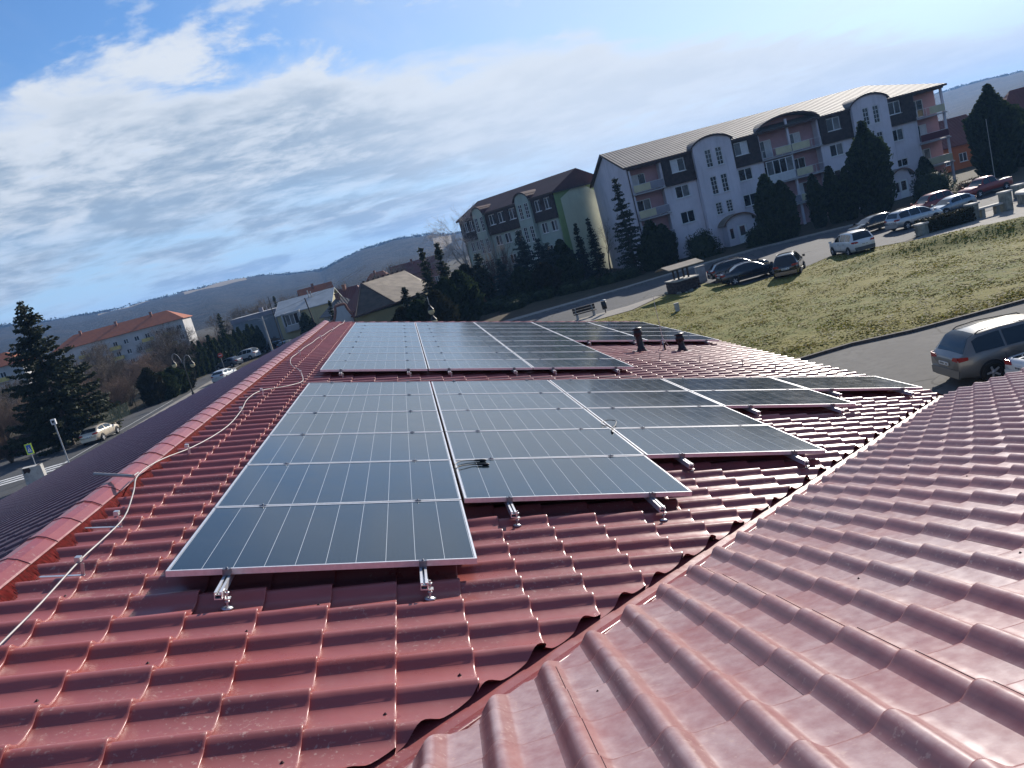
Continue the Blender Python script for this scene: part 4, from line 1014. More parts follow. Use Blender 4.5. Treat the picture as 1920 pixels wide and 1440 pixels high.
# broad house under a tan hipped roof
t = thing('broad_house', 'broad house under a tan hipped roof with front hip and left slope coloured as shaded', 'house', (0, 0, 0))
e = [Vector(p) for p in ((-6.3, 93.4, 3.75), (-1.5, 93.0, 4.1), (3.2, 98.0, 4.3), (3.4, 108, 4.6), (-8.6, 100, 4.0), (-2, 114, 4.4))]
r0, r1 = Vector((-4.95, 100.5, 7.15)), Vector((.5, 108, 7.25))
m = MB(); m.quad(e[0], e[1], r0); m.obj('front_hip', M_HIPSHADE, t)  # brown paints the shade on this face of the tan roof
m = MB(); m.quad(e[1], e[2], e[3], r1, r0); m.quad(e[3], e[5], r1); m.obj('roof', M_TAN, t)
m = MB(); m.quad(e[4], e[0], r0); m.quad(e[5], e[4], r0, r1); m.obj('roof', M_TILEDR, t)  # dark red paints the unlit left side of the same roof
m = MB(); m.beam(r0, e[1], .1, .16); m.beam(r0, e[0], .1, .16); m.beam(e[0], e[1], .12, .2); m.beam(r0, r1, .16, .12); m.beam(e[1], e[2], .12, .16); m.obj('ridge_trim', M_TRIM, t)
for k in range(9): m = MB(); p = r0.lerp(r1, (k+.5)/9); m.box(p.x-.12, p.x+.12, p.y-.1, p.y+.1, p.z, p.z+.2); m.obj('snow_guard', M_TRIM, t)
m = MB(); P_ = [(-8.2, 100, 0), (-6.1, 93.9, 0), (-1.7, 93.5, 0), (2.9, 98.2, 0), (3.0, 107.7, 0), (-2, 113.5, 0)]; m.prism(P_, (0, 0, 3.72)); m.obj('wall', M_OLIVE, t)

for i, (lab, x, y, rz, L, D, H, rd, wl, rf, hp) in enumerate([
    ('small orange gabled house far behind the yellow house', -24.0, 200, 12, 7.5, 8, 5.2, 8.4, M_BRICK, M_TILEOR, 0),
    ('brick red long roof behind the tan roofed house', -1.6, 222, 6, 13, 9, 5.0, 8.0, M_BRICK, M_TILEDR, 0),
    ('brown roofed cottage left of the tan roofed house', -15.5, 158, -20, 8, 7, 4.0, 6.4, M_OLIVE, M_TILEDR, 2),
    ('grey roofed cottage between the pediment and the tan roof', -11.5, 125, 20, 5, 6, 3.6, 5.6, M_WHITEW, M_TILEBR, 2),
    ('low red roofed house at the foot of the hill', -12.0, 245, -10, 9, 8, 4.5, 7.6, M_YELW, M_TILEOR, 2.5)]):
    block('cottage', lab, (x, y, 0), R(rz), L, D, H, rd, 1, 3, wl, rf, hip=hp, chim=1, z0=1.2)
# orange houses at the far right
block('orange_house', 'lower orange house with a plain red roof left of the dark conifer', (80.5, 118, 0), R(-4), 11, 10, 3.9, 7.7, 1, 4, M_ORW, M_TILEDR, hip=0, z0=1.0)
block('orange_house', 'taller dark red roofed orange house behind the dark conifer', (91.0, 114.5, 0), R(-22), 16, 13, 3.9, 9.4, 1, 5, M_ORW, M_TILEDR, hip=4.5, z0=1.0)
block('orange_house', 'red roofed house partly seen at the right edge', (108, 122, 0), R(-10), 14, 10, 4.4, 8.6, 1, 5, M_ORW, M_TILEDR, hip=3, z0=1.0)
# ================================================================ trees and shrubs
M_SPRUCE = leaf_mat('spruce_needles', (.017, .027, .014), (.050, .056, .026), 2.0, .25)
M_BLUESP = leaf_mat('blue_spruce_needles', (.018, .032, .030), (.050, .068, .060), 2.0, .25)
M_THUJA = leaf_mat('thuja_foliage', (.012, .024, .009), (.044, .060, .022), 2.6, .28)
M_THUJAB = leaf_mat('bronzed_thuja_foliage', (.020, .023, .009), (.038, .033, .014), 1.6)
M_BARK = mk('grey_brown_bark', (.075, .060, .048), .95, nscale=6, namt=.3)
M_TWIG = mk('winter_twigs', (.105, .085, .068), .95, nscale=1.5, namt=.3)
M_BIRCH = mk('pale_birch_bark', (.32, .28, .25), .85, nscale=5, namt=.3)
M_BTWIG = mk('reddish_twigs', (.125, .080, .058), .95, nscale=1.2, namt=.3)
M_DRYLEAF = leaf_mat('dry_beech_leaves', (.10, .062, .034), (.14, .085, .045), 1.5)

def quads_np(c, ax, w, l, rs, up=None):
    """flat leaf cards: centres c, long axes ax, half width w, half length l"""
    n = len(c); ax = ax/np.maximum(1e-6, np.linalg.norm(ax, axis=1, keepdims=True))
    r = rs.normal(0, 1, (n, 3)); s = np.cross(ax, r); s /= np.maximum(1e-6, np.linalg.norm(s, axis=1, keepdims=True))
    w = np.asarray(w).reshape(-1, 1); l = np.asarray(l).reshape(-1, 1)
    return np.stack([c-ax*l-s*w*.6, c-ax*l+s*w*.6, c+ax*l*.6+s*w, c+ax*l*.6-s*w], 1).reshape(-1, 3)
def card_mesh(name, V, mat): return mesh_np(name, V, np.arange(len(V)).reshape(-1, 4), mat)

def ordw(i):
    u = ORD+['tenth', 'eleventh', 'twelfth', 'thirteenth', 'fourteenth', 'fifteenth', 'sixteenth', 'seventeenth', 'eighteenth', 'nineteenth']
    return u[i] if i < 19 else ('twentieth' if i == 19 else 'thirtieth' if i == 29 else ('twenty ' if i < 29 else 'thirty ')+u[(i+1) % 10-1])
CACHE = {}
def spruce_meshes(seed, h, r, mat, dens=1.0, gap=.0, levels=34, up=.38):
    rs = np.random.RandomState(seed); mb = MB()
    mb.tube([(0, 0, -.2), (0, 0, h*.5), (0, 0, h*.98)], [h*.018, h*.010, .02], 7)
    C, AX, Wd, Ln = [], [], [], []; br = MB()
    for lv in range(levels):
        t = (lv+rs.uniform(-.3, .3))/levels; z = h*(.06+.92*max(0, t)); L0 = r*(1-t)**.85*(1 if t > .12 else .8+t*1.6)
        nb = int(rs.randint(5, 8))
        for k in range(nb):
            if rs.rand() < gap*(.4+t): continue
            a = rs.uniform(0, 6.28); L = L0*rs.uniform(.62, 1.15)+.12; droop = rs.uniform(.10, .34)*(1-t*.9)
            n = max(3, int(L/.16*dens)); s = np.linspace(.12, 1, n)
            x = np.stack([np.cos(a)*s*L, np.sin(a)*s*L, z - droop*L*s + up*droop*L*s**3 + .22*t*L*s], 1)
            if L > .5: br.tube([(0, 0, z), tuple(x[n//2]), tuple(x[-1])], [.03*h/12+.006, .018*h/12+.004, .004], 3, cap=False)
            for q in range(3):
                C.append(x+rs.normal(0, .055*(1+L*.12), (n, 3))-np.array([0, 0, .05*q])); d = np.stack([np.cos(a)+rs.normal(0, .65, n), np.sin(a)+rs.normal(0, .65, n), rs.normal(-.30, .35, n)], 1)
                AX.append(d); Wd.append(rs.uniform(.035, .085, n)*(1+.25*L)**.5); Ln.append(rs.uniform(.10, .24, n)*(1.15-.5*s)*(1+.1*L))
    V = quads_np(np.concatenate(C), np.concatenate(AX), np.concatenate(Wd), np.concatenate(Ln), rs)
    o = len(br.v); 
    return mb.mesh('trunk', M_BARK), card_mesh('crown', V, mat), br.mesh('branch_wood', M_BARK)
def thuja_meshes(seed, h, r, mat, n=5200, top=.55, tips=1):
    """dense clipped or columnar evergreen: upright sprays over a lumpy body"""
    rs = np.random.RandomState(seed); mb = MB(); mb.tube([(0, 0, -.2), (0, 0, h*.5)], [.09, .05], 6)
    t = rs.rand(n)**.85; a = rs.uniform(0, 6.28, n)
    def rad(t, a): return r*np.clip((np.sin(np.pi*np.clip(t*.80+.14, 0, 1))**.6), 0, 1)*np.clip((1-t)/.30, .02, 1)**top*(1+.13*np.sin(a*3+t*9+seed)+.12*np.sin(a*7-t*21+seed*2)+.09*np.sin(a*13+t*40)+.07*np.sin(a*5+t*63+seed))
    rr = rad(t, a)*rs.uniform(.76, 1.14, n)+rs.uniform(0, .05, n)+(rs.rand(n) < .10)*rs.uniform(.03, .22, n)*r**.5
    C = np.stack([np.cos(a)*rr, np.sin(a)*rr, .05+t*h*.97], 1)
    AX = np.stack([np.cos(a)*.55+rs.normal(0, .25, n), np.sin(a)*.55+rs.normal(0, .25, n), np.full(n, 1.0)*tips+rs.normal(0, .3, n)], 1)
    sc = (h*r)**.28
    V = quads_np(C, AX, rs.uniform(.035, .075, n)*sc, rs.uniform(.09, .20, n)*sc, rs)
    # inner body so that no daylight shows through
    tt = np.linspace(0, 1, 12); core = MB(); seg = 10
    vs = [(float(rad(x, 2*pi*k/seg))*.74*cos(2*pi*k/seg), float(rad(x, 2*pi*k/seg))*.74*sin(2*pi*k/seg), float(.05+x*h*.93)) for x in tt for k in range(seg)]
    F = [(i*seg+k, i*seg+(k+1) % seg, (i+1)*seg+(k+1) % seg, (i+1)*seg+k) for i in range(11) for k in range(seg)]
    Vc = np.concatenate([V, np.array(vs)]); Fc = np.concatenate([np.arange(len(V)).reshape(-1, 4), np.array(F)+len(V)])
    return mb.mesh('trunk', M_BARK), mesh_np('crown', Vc, Fc, mat)
def bare_meshes(seed, h, spread=.8, depth=5, mat=None, twig=None, weep=0.0, multi=1, rmin=.004):
    rng = random.Random(seed); tr = MB(); cr = MB()
    def grow(p, d, L, r, lv):
        n = 3; pts = [p]; q = p.copy(); dd = d.copy()
        for i in range(n):
            dd = (dd + Vector((rng.gauss(0, .13), rng.gauss(0, .13), rng.gauss(0, .08)+(.06 if lv < 3 else -weep)))).normalized(); q = q+dd*L/n; pts.append(q.copy())
        rr = [r, r*.86, r*.72, r*.6]
        (tr if lv == 0 else cr).tube(pts, rr, 6 if lv == 0 else (4 if lv < 3 else 3), cap=False, smooth=True, mi=0 if lv == 0 else (0 if lv < 3 else 1))
        if lv >= depth: return
        for k in range(rng.randint(2, 4) if lv < depth-1 else rng.randint(3, 5)):
            i = rng.choice((1, 2, 3, 3)) if lv else rng.choice((1, 2, 2, 3, 3)); sp = spread*rng.uniform(.6, 1.25)
            ax = dd.cross(Vector((rng.gauss(0, 1), rng.gauss(0, 1), rng.gauss(0, 1)))).normalized()
            nd = (dd*cos(sp*.8)+ax*sin(sp*.8)).normalized(); nd.z = nd.z*.9+.10
            grow(pts[i].copy(), nd.normalized(), L*rng.uniform(.58, .82), max(rmin, rr[i]*rng.uniform(.5, .68)), lv+1)
        grow(pts[-1].copy(), dd, L*rng.uniform(.65, .85), max(rmin, rr[-1]*.85), lv+1)
    for k in range(multi):
        a = rng.uniform(0, 6.28); tilt = 0.05 if multi == 1 else rng.uniform(.05, .5)
        grow(Vector((cos(a)*.15*(multi > 1), sin(a)*.15*(multi > 1), -.1)), Vector((cos(a)*tilt, sin(a)*tilt, 1)).normalized(), h*(.34 if multi == 1 else .30)*rng.uniform(.85, 1.1), h*(.020 if multi == 1 else .008), 0)
    return tr.mesh('trunk', mat or M_BARK), cr.mesh('crown', [mat or M_BARK, twig or M_TWIG])
def shrub_meshes(seed, h, r, mat, n=3000, leaf=.09):
    rs = np.random.RandomState(seed); mb = MB()
    for k in range(6): a = k*1.05; mb.tube([(0, 0, -.1), (.4*r*cos(a), .4*r*sin(a), h*.55)], [.03, .012], 4)
    v = rs.normal(0, 1, (n, 3)); v /= (np.abs(v)**3).sum(1, keepdims=True)**(1/3); v[:, 2] = np.abs(v[:, 2]*1.0)*1.0-.12
    lump = 1+.10*np.sin(v[:, 0]*5+seed)+.09*np.sin(v[:, 1]*6+v[:, 2]*4)+.07*np.sin(v[:, 2]*11+v[:, 0]*9)
    C = v*np.array([r, r, h])*(lump*rs.uniform(.74, 1.04, n))[:, None]; C[:, 2] = np.maximum(C[:, 2], .03)
    V = quads_np(C, v+rs.normal(0, .6, (n, 3)), rs.uniform(.5, 1, n)*leaf*.6, rs.uniform(.7, 1.5, n)*leaf, rs)
    core = MB(); core.lathe([(r*.84, 0), (r*.84, h*.45), (r*.7, h*.68), (r*.4, h*.80), (0.02, h*.82)], 12)
    Vc = np.concatenate([V, np.array(core.v)]); Fc = np.concatenate([np.arange(len(V)).reshape(-1, 4), np.array(core.f)+len(V)])
    return mb.mesh('stem', M_BARK), mesh_np('foliage', Vc, Fc, mat)

def plant(key, fn, name, label, cat, x, y, hs=1.0, ws=None, rz=None, group=None, z=0.0):
    if key not in CACHE: CACHE[key] = fn()
    ms = CACHE[key]; rngp = random.Random(int(x*31+y*17))
    t = thing(name, label, cat, (x, y, z), rngp.uniform(0, 6.28) if rz is None else rz, group, (ws or hs, ws or hs, hs))
    for me in ms: link(me.name.split('.')[0], me, t)
    return t
SPR = lambda s, h, r, m=M_SPRUCE, **k: (lambda: spruce_meshes(s, h, r, m, **k))
THU = lambda s, h, r, m=M_THUJA, **k: (lambda: thuja_meshes(s, h, r, m, **k))
BAR = lambda s, h, **k: (lambda: bare_meshes(s, h, **k))
SHR = lambda s, h, r, m=M_THUJA, **k: (lambda: shrub_meshes(s, h, r, m, **k))

# before the lilac flats
plant('sp_tall', SPR(1, 11.6, 2.1, dens=1.25), 'spruce', 'tall narrow dark spruce before the left end of the lilac flats', 'tree', 26.2, 92.3)
plant('thA', THU(2, 5.6, 1.15), 'thuja', 'thuja beside the tall spruce covering the lowest left balcony', 'tree', 29.2, 93.3)
plant('thB', THU(3, 4.8, 1.05), 'thuja', 'shorter thuja right of the first, below the left balconies', 'tree', 30.7, 93.6)
plant('thC', THU(4, 3.9, 1.0), 'thuja', 'lowest dark thuja between spruce and left balconies', 'tree', 27.9, 91.2)
plant('rb1', SHR(5, 3.1, 1.75, n=4200), 'round_bush', 'big round clipped bush left of the arched entrance', 'bush', 33.9, 90.4)
plant('rb2', SHR(6, 2.2, 1.3), 'round_bush', 'small round bush right of the arched entrance', 'bush', 38.9, 86.6)
plant('th5', THU(7, 7.4, 1.15, n=7500), 'thuja', 'broad thuja right of the arched entrance, taller of two joined', 'tree', 39.9, 84.6)
plant('th6', THU(8, 6.3, 1.05, n=6000), 'thuja', 'broad thuja joined to the right of its taller neighbour', 'tree', 41.6, 84.8)
plant('th7', THU(9, 6.0, .72), 'thuja', 'slim thuja first of three before the double balconies', 'tree', 46.3, 86.6)
plant('th8', THU(10, 6.4, .75), 'thuja', 'slim thuja in the middle of three before the double balconies', 'tree', 48.2, 86.4)
plant('th9', THU(11, 5.8, .70), 'thuja', 'slim thuja last of three, beside the big pyramid conifer', 'tree', 49.7, 86.0)
plant('cyp', THU(12, 10.2, 1.75, n=11000, top=1.1), 'cypress', 'big pyramid shaped conifer before the right stair tower', 'tree', 52.3, 85.4)
plant('rb3', SHR(13, 3.4, 2.1, n=4600), 'round_bush', 'big dome shaped bush below the right end balconies', 'bush', 58.3, 84.2)
plant('cyp2', THU(14, 10.6, 2.2, n=13000, top=1.0), 'cypress', 'very dark broad conifer before the orange houses', 'tree', 70.4, 89.0)
plant('cyp3', THU(15, 7.5, 2.4, n=6500, top=.9), 'cypress', 'dark conifer at the right edge behind the fountain', 'tree', 77.5, 94.0)
plant('th10', THU(16, 4.2, .9), 'thuja', 'small thuja against the orange house wall', 'tree', 66.6, 97.0)
plant('bt1', BAR(17, 12.5, spread=.75), 'bare_tree', 'leafless tree right of the lilac flats, left of two', 'tree', 82.5, 126.0)
plant('bt2', BAR(18, 11.5, spread=.75), 'bare_tree', 'leafless tree right of the lilac flats, nearer the dark conifer', 'tree', 87.5, 124.5)
plant('fl1', SHR(19, 1.0, 1.3, M_DRYLEAF, n=1200), 'dry_shrub', 'pale dry shrub at the right corner of the lilac flats', 'bush', 63.2, 84.5)
# before the green flats
plant('blue', SPR(20, 8.6, 2.5, M_BLUESP, dens=1.35, levels=30), 'blue_spruce', 'broad blue spruce before the mint flats', 'tree', 15.0, 99.5)
plant('blue2', SPR(21, 6.2, 2.3, M_BLUESP, dens=1.3, levels=24), 'blue_spruce', 'lower blue spruce right of the broad one', 'tree', 18.0, 99.0)
plant('col', THU(22, 6.0, 1.25), 'thuja', 'round topped column thuja before the yellow green gable', 'tree', 20.4, 103.2)
plant('sp80', SPR(23, 7.6, 1.05, dens=1.3, levels=28), 'spruce', 'slim dark spruce left of two before the yellow green gable', 'tree', 23.3, 105.0)
plant('sp81', SPR(24, 7.8, 1.15, dens=1.3, levels=28), 'spruce', 'slim dark spruce right of two before the yellow green gable', 'tree', 25.0, 104.6)
plant('btg', BAR(25, 6.6, spread=.8), 'bare_tree', 'small leafless tree between slim spruces and lilac gable', 'tree', 26.9, 106.5)
plant('brn', BAR(26, 7.2, multi=16, depth=3, spread=.35, twig=M_BTWIG, mat=M_BTWIG), 'leafless_shrub', 'tall reddish leafless shrub before the mint facade', 'bush', 11.7, 101.6, 1.4, 1.15)
plant('brn2', BAR(27, 6.0, multi=14, depth=3, spread=.35, twig=M_BTWIG, mat=M_BTWIG), 'leafless_shrub', 'lower reddish leafless shrub left of the blue spruce', 'bush', 13.4, 101.2, 1.2)
plant('birch', BAR(28, 14.5, spread=.62, depth=6, mat=M_BIRCH, twig=mk('pale_birch_twigs', (.42, .37, .33), .9), weep=.10, rmin=.008), 'birch', 'tall pale leafless birch rising above the mint flats', 'tree', 9.6, 118.0)
plant('loll', lambda: (bare_meshes(29, 1.5, depth=1)[0], shrub_meshes(30, 1.1, 1.35, M_DRYLEAF, n=2200)[1]), 'ball_tree', 'small round headed brown tree on a thin stem', 'tree', 7.4, 97.5)
bt = list(bpy.data.objects)[-1]
for o_ in COL.objects:
    if o_.name.startswith('foliage') and o_.parent and o_.parent.name.startswith('ball_tree'): o_.location = (0, 0, 1.25)
    if o_.name.startswith('trunk') and o_.parent and o_.parent.name.startswith('ball_tree'): o_.scale = (2.4, 2.4, 2.9)
hx = [(3.9, 99.5, 1.2), (9.6, 95.6, 1.1), (12.4, 94.0, 1.0), (15.2, 93.6, .9), (17.9, 92.2, .8), (20.2, 91.2, .8), (22.6, 90.6, .85), (11.0, 91.0, .8), (24.6, 90.2, .8)]
ADJ = ['leftmost', 'second from left', 'third from left', 'fourth from left', 'fifth from left', 'sixth from left', 'seventh from left', 'front low', 'rightmost', 'low left']
for i, (x, y, s) in enumerate(hx): plant('lowb%d' % (i % 3), SHR(31+i % 3, 1.5, 1.7, n=2000), 'low_bush', f'{ADJ[i]} dark low bush along the pavement before the green flats', 'bush', x, y, s, group='dark low bushes along the pavement')
# dark group behind the far roof edge
for i, (k, x, y, h, lab) in enumerate([('sp81', 2.7, 90, 1.22, 'slender dark spruce rising above the tan roof, left of two'), ('sp80', 4.6, 91, 1.27, 'slender dark spruce rising above the tan roof, right of two'),
        ('sp82', -.2, 86, 1.0, 'small spruce standing before the tan roof'), ('sp83', 1.1, 84.5, .86, 'bushy spruce right of the small one before the tan roof')]):
    plant(k, SPR(40+i, 5.9, 1.3, dens=1.3, levels=24), 'spruce', lab, 'tree', x, y, h)
for i, (x, y, h, w_, lab) in enumerate([(-1.0, 83, .72, 1.1, 'bronzed thuja before the shaded front hip'), (-2.6, 84, .5, 1.0, 'low dark thuja left of the bronzed one'), (.6, 82.5, .78, 1.2, 'dark thuja behind the twin street lamp'), (2.6, 82, .86, 1.15, 'tall thuja right of the twin street lamp'),
        (4.2, 89, 1.0, 1.3, 'dark thuja below the two slender spruces'), (5.9, 90.5, 1.06, 1.35, 'dark thuja before the mint flats, leftmost'), (7.6, 101, 1.1, 1.3, 'dark thuja behind the small round headed tree'), (9.3, 103, 1.0, 1.2, 'dark thuja between round headed tree and leafless shrub')]):
    plant('dk%d' % (i % 3), THU(50+i % 3, 5.6, 1.15, M_THUJAB if i == 0 else M_THUJA), 'thuja', lab, 'tree', x, y, h, w_)
# left side: big spruce, leafless trees, thuja row
plant('bigsp', SPR(60, 14.0, 5.2, dens=2.0, gap=.16, levels=46, up=.75), 'spruce', 'big ragged spruce beside the left street', 'tree', -33.2, 78.0)
for i, (x, y, s, lab) in enumerate([(-34.0, 118, 1.0, 'spreading leafless tree before the right end of the orange roofed block'), (-38.5, 104, .85, 'leafless tree right of the big spruce'), (-43.0, 112, .9, 'leafless tree before the middle of the orange roofed block'), (-46.0, 98, .8, 'leafless tree close behind the big spruce'), (-37.0, 132, .95, 'leafless tree behind the thuja row'), (-45.5, 106.5, 1.05, 'tall leafless tree left of centre before the orange roofed block'), (-40.2, 110, 1.0, 'tall leafless tree right of centre before the orange roofed block'), (-49, 104, .95, 'tall leafless tree before the left part of the orange roofed block')]):
    plant('btl%d' % (i % 3), BAR(61+i % 3, 8.6, spread=.85, depth=6, rmin=.008), 'bare_tree', lab, 'tree', x, y, s)
for i, (x, y, s) in enumerate([(-35.4, 88, .75), (-36.5, 93, .9), (-35.0, 98, .75), (-38.8, 96, .95), (-41, 90, 1.0), (-37.5, 86, .75), (-40, 101, .95), (-43.5, 87, .9), (-36.2, 104, .8), (-33.9, 92.5, .6), (-47, 92, 1.0), (-41.5, 79.5, .6), (-46, 80.5, .65), (-50, 84, .8), (-38.5, 77.5, .5)]):
    plant('hb%d' % (i % 3), BAR(70+i % 3, 7.0, multi=22, depth=3, spread=.55, twig=M_BTWIG, rmin=.007), 'leafless_shrub', f'{["brown", "greyish", "reddish", "tangled", "tall"][i % 5]} leafless shrub {["beside the big spruce", "along the garden fence", "below the orange roofed block"][i % 3]}, {ORD[i//2] if i < 16 else "last"} from the street{" corner" if i % 2 else ""}', 'bush', x, y, s, group='leafless shrubs in the left garden')
for i, (x, y, s, w_, lab) in enumerate([(-31.0, 97.0, .78, .95, 'dark thuja at the end of the garden fence'), (-30.3, 99.0, .6, 1.2, 'broad low thuja beside the twin lantern lamp'), (-29.9, 102, .62, 1.25, 'broad thuja behind the twin lantern lamp'), (-30.0, 105.5, .55, 1.2, 'low thuja before the row of columns')]):
    plant('dk%d' % (i % 3), THU(50+i % 3, 5.6, 1.15), 'thuja', lab, 'tree', x, y, s, w_)
for i in range(17):
    t_ = i/16; plant('row%d' % (i % 4), THU(80+i % 4, 5.0, .55, n=2600, top=.9), 'thuja', f'column thuja in the row behind the parked cars, number {i+1} from the left' if False else f'{(ORD+["tenth", "eleventh", "twelfth", "thirteenth", "fourteenth", "fifteenth", "sixteenth", "seventeenth"])[i]} column thuja from the left in the row behind the parked cars', 'tree', -33.4+8.2*t_, 119.5+19*t_, 1+.10*math.sin(i*2.3), group='thuja row behind the parked cars')
plant('sp84', SPR(44, 8.4, 1.9, dens=1.2, levels=26), 'spruce', 'dark spruce at the left corner of the grey flat roofed house', 'tree', -33.0, 150)
plant('rs1', SHR(45, 2.0, 1.4, M_DRYLEAF, n=1500), 'dry_shrub', 'dark red shrub before the grey flat roofed house', 'bush', -23.6, 141)
plant('dk1', THU(51, 5.6, 1.15), 'thuja', 'dark thuja beside the yellow house wall', 'tree', -16.8, 134.5, .85)
for i in range(22):
    rngq = random.Random(100+i); x = -75+i*3.6+rngq.uniform(-2, 2); y = 205+rngq.uniform(-25, 45)
    if -70 < x < -58 and y > 228: y = 215
    plant('btl%d' % (i % 3), BAR(61+i % 3, 8.6, spread=.85), 'bare_tree', f'brown leafless tree in the belt below the far hill, {ordw(i)} from the left', 'tree', x, y, rngq.uniform(.7, 1.15), group='leafless trees in the belt below the hill')
for i, (x, y, h, lab) in enumerate([(-29, 190, .9, 'far dark conifer beside the small orange house'), (-20.5, 175, .6, 'far dark conifer above the yellow house roof'), (-6.5, 205, .75, 'far conifer left of the brick red roof'), (-13.5, 170, .7, 'dark conifer behind the curved pediment'), (-10.3, 112, .62, 'dark conifer rising left of the tan roof')]):
    plant('sp80', SPR(41, 5.9, 1.3, dens=1.3, levels=24), 'spruce', lab, 'tree', x, y, h*1.3)

for i in range(34):
    rngq = random.Random(300+i); x = -72+i*1.15+rngq.uniform(-2, 2); y = 118+rngq.uniform(-22, 60)+max(0, -45-x)*.4
    if x > -35.5 and 116 < y < 142: x -= 5
    plant('hb%d' % (i % 3), BAR(70+i % 3, 7.0, multi=22, depth=3, spread=.55, twig=M_BTWIG, rmin=.007), 'leafless_shrub', f'brown leafless shrub in the thicket below the orange roofed block, {ordw(i)} from the left', 'bush', x, y, rngq.uniform(.6, 1.0), rngq.uniform(.9, 1.4), group='leafless thicket below the orange roofed block')

for i, (k, x, y, hs, ws, lab) in enumerate([('sp80', 9.4, 99.0, .95, 1.5, 'dark spruce in the thick group before the mint flats, leftmost'), ('blue2', 11.6, 97.6, .95, .9, 'bluish spruce in the thick group before the mint flats'), ('dk2', 13.6, 97.0, .75, 1.3, 'dark thuja in the thick group, front of the broad blue spruce'),
        ('blue', 17.2, 100.4, .82, .95, 'second broad blue spruce before the mint flats'), ('dk0', 16.4, 96.4, .72, 1.3, 'low broad thuja in front of the blue spruces'), ('dk1', 19.3, 97.2, .74, 1.25, 'low broad thuja before the column thuja'), ('blue2', 21.8, 100.0, .7, .75, 'small bluish spruce before the yellow green gable')]):
    plant(k, None, 'thuja' if k.startswith('dk') else 'spruce', lab, 'tree', x, y, hs, ws)
# ================================================================ cars
def paint(name, col, metal=.35, rough=.28): return mk(name, col, rough, spec=.5, metal=metal, coat=.6, nscale=.8, namt=.06)
M_TYRE = mk('tyre_rubber', (.018, .018, .018), .85)
M_RIM = mk('alloy_rim', (.50, .50, .51), .4, metal=.35)
M_CARGL = mk('car_glass', (.012, .016, .018), .05, spec=.7)
M_TRIMB = mk('black_car_trim', (.022, .022, .024), .55)
M_TAIL = mk('red_tail_light', (.30, .012, .012), .2, spec=.6)
M_HEAD = mk('clear_head_light', (.55, .56, .58), .12, spec=.7)
M_PLATE = mk('number_plate', (.66, .66, .64), .5)
M_INK = mk('plate_ink', (.02, .02, .03), .6)
BODY = {  # (x fraction from the rear, roof line z, belt z), heights in metres for length 1
 'suv': [(0, .92, .92), (.012, 1.02, 1.0), (.045, 1.12, 1.04), (.10, 1.56, 1.07), (.15, 1.66, 1.08), (.30, 1.71, 1.07), (.50, 1.69, 1.05), (.60, 1.60, 1.04), (.665, 1.40, 1.03), (.735, 1.07, 1.03), (.80, 1.04, 1.0), (.90, .98, .95), (.965, .88, .86), (1, .72, .72)],
 'wagon': [(0, .82, .82), (.012, .93, .91), (.04, 1.02, .95), (.11, 1.36, .97), (.17, 1.44, .98), (.34, 1.48, .97), (.50, 1.46, .95), (.59, 1.38, .94), (.655, 1.2, .93), (.73, .96, .92), (.80, .93, .89), (.90, .86, .83), (.965, .76, .74), (1, .62, .62)],
 'sedan': [(0, .80, .80), (.012, .95, .93), (.05, 1.02, .98), (.13, 1.03, .98), (.20, 1.18, .97), (.29, 1.38, .97), (.40, 1.45, .96), (.50, 1.44, .94), (.58, 1.34, .93), (.645, 1.17, .92), (.72, .95, .91), (.80, .92, .88), (.90, .85, .82), (.965, .75, .73), (1, .60, .60)],
 'hatch': [(0, .85, .85), (.012, .95, .93), (.05, 1.06, .99), (.14, 1.33, 1.0), (.22, 1.43, 1.0), (.36, 1.46, .98), (.50, 1.43, .95), (.60, 1.30, .93), (.68, 1.10, .92), (.75, .95, .90), (.82, .90, .86), (.91, .82, .79), (.97, .72, .70), (1, .58, .58)],
 'mpv': [(0, .90, .90), (.012, 1.0, .98), (.035, 1.12, 1.01), (.075, 1.5, 1.02), (.13, 1.61, 1.02), (.30, 1.65, 1.0), (.50, 1.63, .98), (.62, 1.52, .97), (.70, 1.32, .96), (.79, 1.02, .95), (.85, .97, .92), (.92, .88, .85), (.97, .76, .74), (1, .60, .60)],
 'old': [(0, .74, .74), (.012, .88, .86), (.05, .92, .89), (.17, .93, .89), (.22, 1.12, .89), (.27, 1.34, .89), (.36, 1.40, .89), (.50, 1.39, .88), (.57, 1.32, .87), (.62, 1.14, .87), (.67, .91, .86), (.78, .88, .84), (.92, .84, .80), (.98, .76, .74), (1, .58, .58)],
 'pickup': [(0, .98, .98), (.01, 1.05, 1.05), (.05, 1.06, 1.06), (.36, 1.06, 1.06), (.375, 1.5, 1.07), (.40, 1.68, 1.07), (.48, 1.72, 1.07), (.58, 1.70, 1.06), (.65, 1.55, 1.05), (.715, 1.12, 1.05), (.80, 1.08, 1.03), (.92, 1.0, .97), (.97, .9, .88), (1, .7, .7)]}
